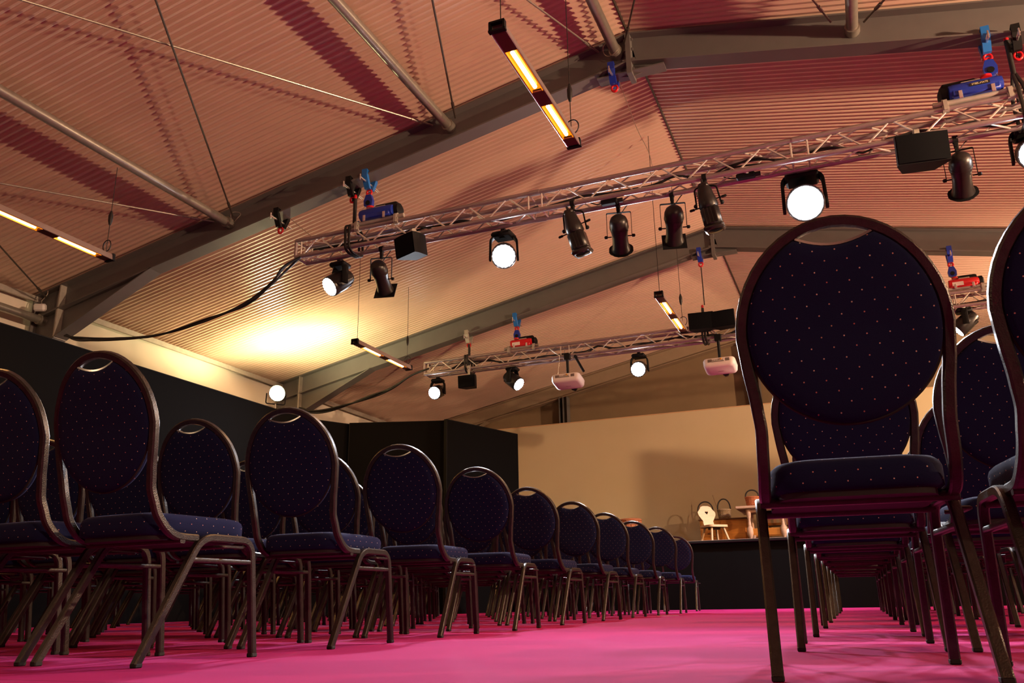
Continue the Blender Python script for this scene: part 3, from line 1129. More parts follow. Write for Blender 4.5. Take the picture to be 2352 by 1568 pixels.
def profile_spot(top, bot, Y, ztop, label, lean_y=0.12):
    """A long profile spot seen from its rear end (top) to its front end (bot)."""
    A, B = at(*top, Y), at(*bot, Y)
    A.y = Y
    B.y = Y
    d = (B - A)
    d.y = abs(d.z) * lean_y
    Ln = d.length
    c = (A + B) / 2
    t = thing('profile_spot', label, 'stage lamp', (c.x - 0.02, Y, ztop), 'black profile spots')
    F = axis_frame(d.normalized(), (1, 0, 0), c - Vector((c.x - 0.02, Y, ztop)))
    h = Ln / 2
    b = MB()
    b.lathe([(0.045, -h + .03), (0.062, -h + 0.05), (0.068, -h + 0.10), (0.082, -h + 0.17), (0.088, -h + 0.23), (0.076, -h + 0.25)], 20, F, True, True)
    b.box((0, 0, -h + 0.025), (0.085, 0.095, 0.06), F, 0.018)
    b.tube(fillet([(-0.03, 0.0, -h), (-0.03, 0.0, -h - 0.035), (0.03, 0.0, -h - 0.035), (0.03, 0.0, -h)], 0.012, 3), 0.008, 8, M=F)
    b.build('lamp_housing', M_LAMPB, t, 40)
    b = MB()
    b.box((0, 0, 0.10), (0.165, 0.165, Ln - 0.27), F, 0.03)
    for k in range(4):
        b.box((0.085, -0.045 + k * 0.03, 0.10), (0.012, 0.008, Ln - 0.32), F)
        b.box((-0.085, -0.045 + k * 0.03, 0.10), (0.012, 0.008, Ln - 0.32), F)
    b.box((0, 0, h - 0.03), (0.185, 0.185, 0.05), F, 0.02)
    b.build('barrel', M_LAMPB, t, 40)
    for s, z in ((-1, 0.0), (1, -0.04)):
        b = MB()
        b.tube([(0, s * 0.07, z - 0.02), (0, s * 0.15, z - 0.02)], 0.006, 6, M=F)
        b.lathe([(0.012, 0.13), (0.013, 0.165), (0.008, 0.175)], 8, F @ Matrix.Translation((0, 0, z - 0.02)) @ Matrix.Rotation(-s * math.pi / 2, 4, 'X'))
        b.build('shutter_handle', M_MATTB, t, 40)
    MB().lathe([(0.07, h - 0.004), (0.01, h + 0.004)], 20, F).build('front_lens', M_GLASS, t, 40)
    b = MB()
    loc = F.translation
    for s in (-1, 1):
        b.tube(fillet([(0, 0, -0.06), (s * 0.02, 0, -0.08), (s * 0.10, 0, -0.10), (loc.x + s * 0.11, loc.y, loc.z + 0.03)], 0.03, 4), 0.008, 6)
    b.build('yoke', M_MATTB, t, 40)
    for s in (-1, 1):
        MB().lathe([(0.02, 0), (0.02, 0.02), (0.01, 0.03)], 10, Matrix.Translation((loc.x + s * 0.105, loc.y, loc.z + 0.03)) @ Matrix.Rotation(s * math.pi / 2, 4, 'Y')).build('knob', M_MATTB, t, 40)
    clamp_part(t, 0.0)
    return t


def loudspeaker(c, w, h, d, rz, tilt, label, hang=None, up=True):
    """Box loudspeaker, its front (trapezoid wide side) facing local -y."""
    t = thing('loudspeaker', label, 'loudspeaker', c, 'small black loudspeakers', rz)
    T = Matrix.Rotation(tilt, 4, 'X')
    poly = [(-w / 2, -d / 2), (w / 2, -d / 2), (w / 2, -d / 2 + 0.05), (w / 2 * 0.62, d / 2), (-w / 2 * 0.62, d / 2), (-w / 2, -d / 2 + 0.05)]
    MB().prism(poly, h, T).build('cabinet', M_MATTB, t, 30)
    b = MB()
    n = 10
    vs = []
    for i in range(n + 1):
        a = -0.5 + i / n
        y = -d / 2 - 0.012 - 0.014 * math.cos(a * math.pi)
        vs.append((b.bm.verts.new(T @ Vector((a * (w - .012), y, -h / 2 + .006))), b.bm.verts.new(T @ Vector((a * (w - .012), y, h / 2 - .006)))))
    for p, q in zip(vs, vs[1:]):
        b.bm.faces.new((p[0], q[0], q[1], p[1]))
    b.bm.faces.new([v[0] for v in vs])
    b.bm.faces.new([v[1] for v in vs][::-1])
    b.build('grille', M_GRILL, t, 40)
    if hang is not None:
        b = MB()
        b.box((0, 0.0, h / 2 + 0.012), (w * 0.8, 0.05, 0.006), T)
        b.box((0, 0.0, (h / 2 + hang) / 2 + 0.01), (0.03, 0.03, abs(hang - h / 2) + 0.02))
        b.lathe([(0.034, -0.02), (0.034, 0.02)], 12, Matrix.Translation((0, 0, hang)) @ Matrix.Rotation(math.pi / 2, 4, 'Y'))
        b.build('bracket', M_STEEL_L, t, 30)
    return t


YF1, YK1 = T1Y - 0.1, T1Y + 0.1
moving_head(758, 658, YK1, T1Z0, (-7.3, 3.2, 0), 'lit moving head at the left end of the front truss, aimed down left', 1.0, 350.0, 62)
par_can(875, 633, YK1, T1Z0, -0.2, 'black par can with square frame, next to the leftmost lit lamp')
moving_head(1157, 588, YK1, T1Z0, (-0.6, 1.2, 0.0), 'glaring moving head on the front truss facing the camera, left of the profile spots', 1.12)
profile_spot((1307, 486), (1338, 582), YF1, T1Z0, 'long black profile spot right of the left glaring lamp')
par_can(1423, 533, YK1, T1Z0, -0.18, 'black par can with eight-sided frame, right of the first profile spot', 'oct')
par_can(1548, 513, YK1, T1Z0, -0.2, 'black par can with square frame, between two profile spots')
profile_spot((1615, 425), (1643, 528), YF1, T1Z0, 'long black profile spot beside the largest glare on the front truss')
moving_head(1850, 466, YK1, T1Z0, (0.1, 0.6, 0.0), 'largest glaring moving head above the near round-backed chair', 1.45)
par_can(2208, 396, YK1, T1Z0, 0.06, 'black par can with eight-sided frame at the right end of the front truss', 'oct')
moving_head(2380, 352, YK1, T1Z0, (1.0, 0.8, 0.0), 'lit moving head cut by the right edge of the picture', 1.2)
c = at(948, 566, T1Y - 0.16)
loudspeaker((c.x, T1Y - 0.16, c.z), 0.29, 0.22, 0.22, math.radians(-22), math.radians(10), 'black loudspeaker under the left end of the front truss', T1Z0 - c.z)
c = at(2112, 351, T1Y - 0.16)
loudspeaker((c.x, T1Y - 0.16, c.z), 0.40, 0.25, 0.24, math.radians(8), math.radians(8), 'black loudspeaker under the right end of the front truss', T1Z0 - c.z)

YF2, YK2 = T2Y - 0.1, T2Y + 0.1
moving_head(998, 902, YK2, T2Z0, (-6.0, 3.0, 0), 'lit moving head at the left end of the far truss', 1.0)
moving_head(1191, 882, YK2, T2Z0, (-1.4, 11.6, 0.9), 'moving head on the far truss turned to the right, left of the projectors', 1.0)
moving_head(1466, 848, YK2, T2Z0, (-2.3, 2.0, 0), 'lit moving head hanging between the two white projectors', 1.05)
moving_head(2200, 757, YK2, T2Z0, (-1.5, 12.6, 1.2), 'moving head on the far truss seen between the two nearest chair backs', 1.0)
c = at(1077, 877, T2Y - 0.16)
loudspeaker((c.x, T2Y - 0.16, c.z), 0.30, 0.20, 0.2, 0.0, math.radians(4), 'small black loudspeaker hanging under the left end of the far truss', T2Z0 - c.z)
c = at(1611, 740, T2Y - 0.3)
loudspeaker((c.x, T2Y - 0.3, c.z), 0.36, 0.25, 0.22, math.radians(6), math.radians(4), 'left one of two black loudspeakers above the right projector')
c = at(1664, 734, T2Y - 0.3)
loudspeaker((c.x, T2Y - 0.3, c.z), 0.33, 0.24, 0.22, math.radians(-5), math.radians(4), 'right one of two black loudspeakers above the right projector')


# power boxes strapped under the front truss
for (px, py, lb) in ((1400, 464, 'small black power box under the front truss above the eight-sided par can'), (1713, 404, 'small black power box on the front truss left of the largest glare')):
    c = at(px, py, T1Y)
    t = thing('power_box', lb, 'power box', c, 'black power boxes')
    MB().box((0, 0, 0), (0.17, 0.07, 0.05), None, 0.012).build('case', M_MATTB, t, 0)
    MB().lathe([(0.022, 0), (0.022, 0.05)], 12, Matrix.Translation((0.08, 0, 0)) @ Matrix.Rotation(math.pi / 2, 4, 'Y')).build('socket', M_CABLE, t, 40)
    MB().tube(smooth_path([(-0.08, 0, 0), (-0.13, 0.02, 0.01), (-0.2, 0.04, 0.05)], 5), 0.006, 6).build('lead', M_CABLE, t, 60)


# ------------------------------------------------------------------ projectors
def projector(px, py, Y, ztop, label, wire=False):
    c = at(px, py, Y)
    t = thing('projector', label, 'projector', (c.x, Y, ztop), 'white ceiling projectors')
    zc = c.z - ztop
    w, d, h = 0.46, 0.34, 0.14
    TP = Matrix.Translation((0, 0, zc)) @ Matrix.Rotation(math.radians(-12), 4, 'X') @ Matrix.Translation((0, 0, -zc))
    b = MB()
    rings = []
    for z, ins in ((-h / 2, 0.045), (-h / 2 + 0.012, 0.018), (-h / 2 + 0.04, 0.004), (h / 2 - 0.03, 0.0), (h / 2 - 0.008, 0.008), (h / 2, 0.03)):
        rings.append([b.bm.verts.new((x, y, zc + z)) for x, y in rrect(w - 2 * ins, d - 2 * ins, 0.065, 5)])
    for A, B in zip(rings, rings[1:]):
        for j in range(len(A)):
            b.bm.faces.new((A[j], A[(j + 1) % len(A)], B[(j + 1) % len(A)], B[j]))
    b.bm.faces.new(rings[0][::-1])
    b.bm.faces.new(rings[-1])
    body = b.build('body', M_PROJ, t, 45)
    body.matrix_local = TP
    b = MB()
    for s in (-1, 1):
        for k in range(6):
            b.box((s * 0.125 - 0.025 + k * 0.010, -d / 2 - 0.0008, zc + 0.02), (0.006, 0.006, 0.045))
    b.build('vent', M_VENT, body, 0)
    b = MB()
    b.box((-0.01, -d / 2 - 0.0006, zc + 0.002), (0.17, 0.004, 0.012))
    for k, x in enumerate((-0.09, -0.07, -0.045, -0.02, 0.005, 0.035, 0.055)):
        b.box((x, -d / 2 - 0.0008, zc + 0.024), (0.014, 0.006, 0.010))
    b.build('port_panel', M_VENT, body, 0)
    b = MB().box((0.035, -d / 2 - 0.012, zc + 0.030), (0.022, 0.03, 0.018), None, 0.004)
    b.build('yellow_plug', M_YEL, body, 0)
    b = MB()
    for k in range(9):
        b.box((-0.035 + k * 0.009, 0.02, zc - h / 2 - 0.0005), (0.006, 0.009, 0.002))
    b.build('underside_marking', M_VENT, body, 0)
    MB().lathe([(0.055, 0), (0.052, 0.035), (0.04, 0.045)], 20, Matrix.Translation((0.05, d / 2 - 0.02, zc - 0.035)) @ Matrix.Rotation(-math.pi / 2, 4, 'X')).build('lens_barrel', M_GLASS, body, 40)
    b = MB()
    b.tube([(0, 0, zc + h / 2), (0, 0, -0.02)], 0.022, 12)
    b.box((0, 0, zc + h / 2 + 0.012), (0.10, 0.10, 0.024), None, 0.006)
    b.box((0, 0, -0.03), (0.10, 0.06, 0.10), None, 0.008)
    b.build('mount_pole', M_MATTB, t, 40)
    if wire:
        MB().tube(smooth_path([(-0.14, -0.10, zc + 0.05), (-0.13, -0.1, zc + 0.12), (-0.11, -0.08, zc + 0.3), (-0.10, -0.09, 0.0)], 5), 0.003, 5).build('safety_wire', M_WIRE, t, 60)
    return t


projector(1305, 876, YF2 - 0.05, T2Z0, 'white projector hanging under the far truss, left of the lit lamp', True)
projector(1655, 841, YF2 - 0.05, T2Z0, 'white projector beside the near chair back, under the pair of loudspeakers')
A, B = at(1322, 820, YF2), at(1341, 853, YF2)
o = MB().tube([(0, 0, 0), B - A], 0.02, 10).lathe([(0.012, -0.01), (0.03, 0.0), (0.03, 0.03)], 10).build('support_arm', M_MATTB)
o.location = A
tag(o, 'short black arm sticking out of the far truss right of the left projector', 'arm')


# ------------------------------------------------------------------ hoists, slings and beam clamps
def text_obj(s, size, m, parent, M):
    cu = bpy.data.curves.new('lettering', 'FONT')
    cu.body = s
    cu.size = size
    cu.extrude = 0.0006
    cu.align_x = 'CENTER'
    cu.align_y = 'CENTER'
    cu.materials.append(m)
    tmp = bpy.data.objects.new('lettering', cu)
    col.objects.link(tmp)
    dg = bpy.context.evaluated_depsgraph_get()
    me = bpy.data.meshes.new_from_object(tmp.evaluated_get(dg))
    bpy.data.objects.remove(tmp)
    me.transform(M)
    o = bpy.data.objects.new('lettering', me)
    col.objects.link(o)
    o.parent = parent
    return o


def hoist(px, py, Y, ztop, body_m, label, flip=1, s=1.0, word=None, two_tone=False):
    c = at(px, py, Y)
    t = thing('electric_hoist', label, 'hoist', (c.x, Y, ztop), 'electric wire hoists')
    zc = 0.135 * s
    X = Matrix.Rotation(math.pi / 2, 4, 'Y')
    b = MB()
    b.lathe([(0.045, -0.20 * s), (0.062 * s, -0.195 * s), (0.068 * s, -0.16 * s), (0.068 * s, 0.16 * s), (0.06 * s, 0.20 * s), (0.03, 0.21 * s)], 20, Matrix.Translation((0, -0.05 * s, zc)) @ X)
    b.box((0, -0.06 * s, zc - 0.035 * s), (0.36 * s, 0.11 * s, 0.07 * s), None, 0.012)
    body = b.build('drum_housing', body_m, t, 40)
    b = MB()
    b.lathe([(0.03, -0.16 * s), (0.055 * s, -0.14 * s), (0.055 * s, 0.10 * s), (0.04, 0.12 * s)], 18, Matrix.Translation((-flip * 0.08 * s, 0.05 * s, zc + 0.095 * s)) @ X)
    b.lathe([(0.03, -0.05), (0.078 * s, -0.03), (0.078 * s, 0.03), (0.05, 0.045)], 18, Matrix.Translation((-flip * 0.225 * s, 0.0, zc + 0.01)) @ X)
    b.build('motor', M_MATTB, t, 40)
    b = MB()
    b.box((-flip * 0.02 * s, -0.02 * s, zc + 0.075 * s), (0.15 * s, 0.06 * s, 0.03 * s), None, 0.006)
    b.build('gear_cover', M_STEEL_L, t, 30)
    MB().tube([(-0.33 * s, -0.05, 0.052), (0.33 * s, -0.05, 0.052)], 0.024, 12).build('mount_tube', M_STEEL_L, t, 40)
    for sx in (-1, 1):
        b = MB()
        b.lathe([(0.038, -0.02), (0.038, 0.02)], 14, Matrix.Translation((sx * 0.24 * s, -0.05, 0.052)) @ X)
        b.lathe([(0.036, -0.025), (0.036, 0.025)], 14, Matrix.Translation((sx * 0.24 * s, -0.05, 0.0)) @ Matrix.Rotation(math.pi / 2, 4, 'Y'))
        b.box((sx * 0.24 * s, -0.09, 0.02), (0.03, 0.012, 0.09))
        b.build('tube_clamp', M_STEEL_L, t, 40)
        MB().box((sx * 0.12 * s, -0.118 * s, zc - 0.06 * s), (0.03, 0.012, 0.07 * s), None, 0.003).build('strap', M_TRIM, t, 0)
    if word:
        pl = MB().box((flip * 0.03, -0.1195 * s, zc + 0.005), (0.15 * s, 0.004, 0.028 * s)).build('label_plate', M_LABEL, body, 0)
        text_obj(word, 0.022 * s, M_LETTER, body, Matrix.Translation((flip * 0.03, -0.1222 * s, zc + 0.005)) @ Matrix.Rotation(math.pi / 2, 4, 'X'))
    if two_tone:
        MB().box((-0.08 * s, -0.117 * s, zc - 0.02), (0.15 * s, 0.004, 0.06 * s)).build('white_label', M_PROJ, body, 0)
    MB().lathe([(0.045 * s, 0), (0.045 * s, 0.02), (0.02, 0.03)], 16, Matrix.Translation((flip * 0.10 * s, -0.03, zc + 0.085 * s))).build('limit_disc', M_RED, t, 40)
    return t, Vector((c.x + flip * 0.115 * s, Y - 0.04, ztop + zc + 0.03))


def beam_clamp(X, Y, m, label, hookm=M_RED, drop=0.0, z=None):
    """A jaw clamp on the lower flange of the roof frame with a shackle under it."""
    zb = (roof_z(X) - 0.35) if z is None else z
    t = thing('beam_clamp', label, 'beam clamp', (X, Y, zb), 'beam clamps on the roof frames')
    b = MB()
    for s in (-1, 1):
        b.prism([(s * 0.115, 0.06), (s * 0.115, -0.02), (s * 0.05, -0.15), (s * 0.015, -0.15), (s * 0.075, -0.005), (s * 0.085, 0.015), (s * 0.06, 0.015), (s * 0.06, 0.05)], 0.065,
                Matrix(((0, 0, 1, 0), (1, 0, 0, 0), (0, 1, 0, 0), (0, 0, 0, 1))))
    b.build('jaw', m, t, 0)
    MB().tube([(0, -0.19, -0.075), (0, 0.19, -0.075)], 0.012, 8).tube([(0.0, -0.19, -0.04), (0.0, -0.19, -0.11)], 0.008, 6).build('spindle', M_TRIM, t, 40)
    b = MB()
    b.tube([(0.03 * math.cos(a), 0, -0.18 + 0.035 * math.sin(a)) for a in [2 * math.pi * i / 16 for i in range(16)]], 0.012, 8, closed=True)
    b.build('shackle', hookm, t, 50)
    return t, Vector((X, Y, zb - 0.21))


def hook_block(top, label, m=M_BLUE):
    t = thing('hook_block', label, 'pulley block', top, 'hoist hook blocks')
    b = MB()
    b.prism([(-0.03, 0.0), (0.03, 0.0), (0.055, -0.07), (0.05, -0.13), (0.0, -0.16), (-0.05, -0.13), (-0.055, -0.07)], 0.045, Matrix(((1, 0, 0, 0), (0, 0, -1, 0), (0, 1, 0, 0), (0, 0, 0, 1))))
    b.build('side_plates', m, t, 0)
    MB().lathe([(0.028, -0.03), (0.028, 0.03)], 14, Matrix.Translation((0, 0, -0.1)) @ Matrix.Rotation(math.pi / 2, 4, 'X')).build('pulley', M_MATTB, t, 40)
    b = MB().tube([(0.018 * math.cos(a), 0, 0.012 + 0.018 * math.sin(a)) for a in [2 * math.pi * i / 12 for i in range(12)]], 0.007, 6, closed=True)
    b.build('hook', M_RED, t, 50)
    return t, Vector(top) - Vector((0, 0, 0.15))


def line(name, p, q, r, label, m, cat, group=None, n=6):
    p, q = Vector(p), Vector(q)
    o = MB().tube([(0, 0, 0), q - p], r, n).build(name, m, None, 60)
    o.location = p
    return tag(o, label, cat, group)


def chain_line(p, q, label, m=M_MATTB, cat='chain', group='hanging chains'):
    p, q = Vector(p), Vector(q)
    d = q - p
    n = max(3, int(d.length / 0.034))
    b = MB()
    for i in range(n):
        c = d * ((i + 0.5) / n)
        F = axis_frame(d, (0, 1, 0.01), c) @ Matrix.Rotation((i % 2) * math.pi / 2, 4, 'Z')
        pts = [(0.009 * math.cos(a), 0, 0.021 * math.sin(a)) for a in [2 * math.pi * k / 10 for k in range(10)]]
        b.tube(pts, 0.0045, 5, closed=True, M=F)
    o = b.build('chain', m, None, 60)
    o.location = p
    return tag(o, label, cat, group)


# front truss, left lifting point
_, hk = hoist(872, 490, T1Y - 0.05, T1Z1, M_BLUE, 'dark blue electric hoist on the left end of the front truss', -1, 1.0)
xc = at(850, 392, T1Y).x
_, sh = beam_clamp(xc, T1Y, M_SKYB, 'bright blue beam clamp above the left blue hoist')
_, hb = hook_block(sh + Vector((0, 0, -0.0)), 'blue pulley block over the left blue hoist')
for k, dx in enumerate((-0.045, 0.045)):
    line('hoist_rope', hb + Vector((dx, 0, 0.03)), (hb.x + dx * 1.6, hk.y, hk.z), 0.003, ['left rope strand between the pulley block and the left blue hoist', 'right rope strand between the pulley block and the left blue hoist'][k], M_WIRE, 'wire rope', 'hoist ropes')
xs = at(812, 420, T1Y).x
_, sh = beam_clamp(xs, T1Y, M_MATTB, 'black beam clamp holding the chain left of the blue hoist')


def sling(X, Y, z0, z1, ztop, label):
    t = thing('sling', label, 'sling', (X, Y, z0), 'black truss slings')
    b = MB()
    for k in (-0.022, 0.022):
        pts = fillet([(k * .4, 0, ztop - z0 - 0.32), (k, -0.135, z1 - z0 + 0.05), (k + .01, -0.14, -0.02), (k + 0.01, -0.08, -0.055), (k + 0.01, 0.08, -0.055), (k + .01, 0.14, -0.02), (k, 0.135, z1 - z0 + 0.05), (k * .4, 0.01, ztop - z0 - 0.32)], 0.04, 4)
        b.sweep(pts, rrect(0.03, 0.018, 0.006, 2), ref=(1, 0, 0))
    b.build('round_sling', M_CABLE, t, 50)
    MB().tube([(0, 0, ztop - z0 - 0.36), (0, 0, ztop - z0)], 0.021, 10).build('sleeve', M_CABLE, t, 50)
    MB().lathe([(0.012, -.03), (0.022, 0), (0.012, 0.03)], 10, Matrix.Translation((0, 0, ztop - z0 + 0.02))).build('red_end', M_RED, t, 50)
    return t


sling(at(812, 560, T1Y).x, T1Y, T1Z0, T1Z1, 4.47, 'black sling around the left end of the front truss')
chain_line(sh, (xs, T1Y, 4.50), 'short dark chain above the left sling of the front truss')
# front truss, right lifting point
_, hk = hoist(2236, 204, T1Y - 0.05, T1Z1, M_BLUE, 'bright blue electric hoist on the right end of the front truss', 1, 1.0, 'STEEL-MATE')
xc = at(2257, 80, T1Y).x
_, sh = beam_clamp(xc, T1Y, M_SKYB, 'bright blue beam clamp above the right blue hoist')
_, hb = hook_block(sh, 'blue pulley block over the right blue hoist')
for k, dx in enumerate((-0.03, 0.03)):
    line('hoist_rope', hb + Vector((dx, 0, 0.03)), (hb.x + dx * .6 + 0.03, hk.y, hk.z), 0.004, ['left rope strand between the pulley block and the right blue hoist', 'right rope strand between the pulley block and the right blue hoist'][k], M_WIRE, 'wire rope', 'hoist ropes')
xs = at(2325, 70, T1Y).x
_, sh = beam_clamp(xs, T1Y, M_MATTB, 'black beam clamp near the top right corner of the picture')
sling(at(2342, 230, T1Y).x, T1Y, T1Z0, T1Z1, 4.62, 'black sling around the right end of the front truss')
chain_line(sh, (at(2342, 150, T1Y).x - 0.02, T1Y, 4.64), 'short dark chain above the right sling of the front truss')
# ridge clamp with a slack wire
p = at(1409, 158, T1Y)
beam_clamp(p.x, T1Y, M_BLUE, 'small blue beam clamp just left of the ridge on the near frame')
cable('slack_wire', [at(1422, 186, T1Y), at(1440, 235, T1Y), at(1465, 300, T1Y), at(1490, 350, T1Y), at(1502, 402, T1Y)], 0.003, 'thin slack wire dropping from the small blue clamp to the truss', M_WIRE, cat='wire')
# small dark clamp with wire at the left of the near frame
p = at(648, 482, T1Y)
beam_clamp(p.x, T1Y, M_MATTB, 'small black clamp on the near frame left of the hoists')
line('guy_wire', at(655, 492, T1Y), (-5.2, T1Y - 0.1, T1Z1), 0.003, 'thin wire slanting to the left end of the front truss', M_WIRE, 'wire')

# far truss lifting gear
_, hk = hoist(1200, 790, T2Y - 0.05, T2Z1, M_RED, 'red and white electric hoist on the left half of the far truss', -1, 0.9, None, True)
xc = at(1187, 735, T2Y).x
_, sh = beam_clamp(xc, T2Y, M_SKYB, 'blue beam clamp on the middle frame above the left red hoist')
_, hb = hook_block(sh, 'dark blue pulley block above the left red hoist')
line('hoist_rope', hb, (hb.x, hk.y, hk.z), 0.003, 'thin rope between the pulley block and the left red hoist', M_WIRE, 'wire rope', 'hoist ropes')
_, hk = hoist(2212, 652, T2Y - 0.05, T2Z1, M_RED, 'red and white electric hoist seen between the two nearest chair backs', -1, 0.9, None, True)
xc = at(2178, 577, T2Y).x
_, sh = beam_clamp(xc, T2Y, M_BLUE, 'dark blue beam clamp seen between the two nearest chair backs')
_, hb = hook_block(sh, 'dark blue pulley block above the red hoist between the chair backs')
line('hoist_rope', hb, (hb.x, hk.y, hk.z), 0.003, 'thin rope above the red hoist between the chair backs', M_WIRE, 'wire rope', 'hoist ropes')
xs = at(1077, 770, T2Y).x
_, sh = beam_clamp(xs, T2Y, M_STEEL_L, 'pale beam clamp on the middle frame above the far truss left end')
sling(at(1078, 845, T2Y).x, T2Y, T2Z0, T2Z1, 4.30, 'black sling around the left end of the far truss')
chain_line(sh, (at(1078, 815, T2Y).x, T2Y, 4.31), 'dark chain above the left sling of the far truss')
xs = at(1607, 578, T2Y).x
_, sh = beam_clamp(xs, T2Y, M_BLUE, 'blue and silver beam clamp near the ridge of the middle frame')
line('drop_cable', sh, at(1618, 700, T2Y), 0.008, 'straight dark cable dropping to the pair of loudspeakers', M_CABLE, 'cable')
sling(at(1619, 770, T2Y).x, T2Y, T2Z0, T2Z1, 4.36, 'black sling on the far truss behind the pair of loudspeakers')


# ------------------------------------------------------------------ infrared heaters
def heater(X, Y0, z, label, top_pts):
    Ln = 1.46
    t = thing('infrared_heater', label, 'heater', (X, Y0, z), 'infrared heaters hung along the hall')
    # body: a shallow trough opening downwards, running along y
    b = MB()
    sec = [(-0.052, 0.0), (-0.042, 0.055), (0.042, 0.055), (0.052, 0.0), (0.047, -0.003), (0.040, 0.0), (0.034, 0.03), (-0.034, 0.03), (-0.040, 0.0), (-0.047, -0.003)]
    rings = []
    for y in (0.0, Ln):
        rings.append([b.bm.verts.new((x, y, zz)) for x, zz in sec])
    for j in range(len(sec)):
        b.bm.faces.new((rings[0][j], rings[0][(j + 1) % len(sec)], rings[1][(j + 1) % len(sec)], rings[1][j]))
    b.build('housing', M_HEATS, t, 0)
    spans = [(0.21, 0.68), (0.86, 1.33)]
    for y0, y1 in ((0.02, 0.21), (0.68, 0.86), (1.33, Ln - 0.02)):
        MB().box((0, (y0 + y1) / 2, 0.004), (0.086, y1 - y0, 0.014), None, 0.004).build('red_cover', M_HEATB, t, 0)
    for y0, y1 in spans:
        MB().box((0, (y0 + y1) / 2, 0.022), (0.074, y1 - y0, 0.006)).box((0.037, (y0 + y1) / 2, 0.008), (0.003, y1 - y0, 0.024)).box((-0.037, (y0 + y1) / 2, 0.008), (0.003, y1 - y0, 0.024)).build('reflector', M_REFL, t, 0)
        MB().tube([(0.0, y0 + 0.02, 0.006), (0.0, y1 - 0.045, 0.006)], 0.0135, 10).build('quartz_tube', M_TUBEHOT, t, 60)
        lamp('AREA', 'heater_glow', Vector((X, Y0 + (y0 + y1) / 2, z - 0.012)), HEATER_W, (1.0, 0.45, 0.12), 0.05, (X, Y0 + (y0 + y1) / 2, z - 1))
    for y in (0.0, Ln):
        b = MB()
        s = -1 if y == 0 else 1
        b.box((0, y + s * 0.006, 0.058), (0.10, 0.03, 0.012))
        b.box((0, y + s * 0.006, -0.002), (0.11, 0.03, 0.012))
        b.box((-0.046, y + s * 0.006, 0.028), (0.012, 0.03, 0.06))
        b.box((0.046, y + s * 0.006, 0.028), (0.012, 0.03, 0.06))
        if s > 0:
            b.box((0, y, 0.028), (0.09, 0.012, 0.055))
        b.build('end_cap', M_MATTB, t, 0)
    for k, (y, tz) in enumerate(((0.05, top_pts[0]), (Ln - 0.05, top_pts[1]))):
        q = MB()
        q.tube([(0, y, 0.055), (0, y, tz - z)], 0.0035, 6)
        q.lathe([(0.010, -0.06), (0.020, -0.02), (0.022, 0.04), (0.008, 0.09)], 8, Matrix.Translation((0, y, 0.42))) if k else None
        q.build('suspension_wire', M_CABLE, t, 50)
    MB().tube([(0.012 + 0.05 * math.cos(a), Ln - 0.06, 0.13 + 0.06 * math.sin(a)) for a in [2 * math.pi * i / 18 for i in range(18)]], 0.005, 6, closed=True).build('coiled_lead', M_CABLE, t, 60)
    return t


heater(-1.635, 3.93, 3.43, 'large glowing double infrared heater hanging high in the upper middle', (roof_z(-1.635) - .01,) * 2)
heater(-6.49, 4.14, 3.43, 'glowing infrared heater cut by the left edge of the picture', (roof_z(-6.49) - .23,) * 2)
heater(-5.90, 9.10, 3.47, 'glowing infrared heater between the two trusses on the left', (roof_z(-5.9) - .01,) * 2)
heater(-1.805, 9.03, 3.47, 'glowing infrared heater left of the near round-backed chair', (roof_z(-1.805) - .01,) * 2)

for px, py, r, lb in ((541, 497, 0.065, 'thin wire loop where the lower roof tube meets the near frame'), (1404, 112, 0.085, 'thin wire loop where the ridge tube meets the near frame')):
    c = at(px, py, T1Y - 0.12)
    o = MB().tube([(r * math.cos(a), 0.02 * math.sin(2 * a), r * 0.9 * math.sin(a)) for a in [2 * math.pi * i / 28 for i in range(28)]], 0.0035, 5, closed=True).build('wire_loop', M_WIRE, None, 60)
    o.location = c
    tag(o, lb, 'wire', 'wire loops on the near frame')

# ------------------------------------------------------------------ small things on the walls
c = at(92, 706, T1Y - 0.16)
t = thing('wall_speaker', 'small white box speaker tied to the left column', 'speaker', c)
MB().box((0, 0, 0), (0.14, 0.09, 0.095), Matrix.Rotation(math.radians(25), 4, 'Z') @ Matrix.Rotation(math.radians(18), 4, 'X'), 0.02).build('case', M_WHITE, t, 0)
MB().tube(smooth_path([(0.0, 0.02, 0.05), (-0.03, 0.03, 0.10), (0.0, 0.04, 0.14), (0.03, 0.05, 0.19), (0.02, 0.06, 0.24)], 5), 0.006, 6).build('lead', M_WIRE, t, 60)

fl = Vector(FLOOD_POS)
t = thing('floodlight', 'glaring warm floodlight above the left partition beside the far column', 'floodlight', fl)
fd = Vector((0.75, -0.62, -0.05)).normalized()
F = axis_frame(fd)
MB().lathe([(0.04, -0.16), (0.075, -0.14), (0.10, -0.08), (0.128, -0.01), (0.132, 0.012), (0.122, 0.012)], 24, F, True, False).build('housing', M_MATTB, t, 40)
MB().lathe([(0.122, 0.0), (0.09, 0.012), (0.02, 0.018)], 24, F).build('glass', M_LENSW, t, 40)
MB().tube(fillet([(-0.15, 0, -0.05), (-0.15, -0.16, -0.07), (0.15, -0.16, -0.07), (0.15, 0, -0.05)], 0.03, 4), 0.010, 8, M=F).build('bracket', M_MATTB, t, 50)
pj = F @ Vector((0, -0.16, -0.07))
MB().tube([pj, (pj.x, pj.y, 0.02 - fl.z)], 0.014, 8).build('mounting_arm', M_STEEL_L, t, 50)
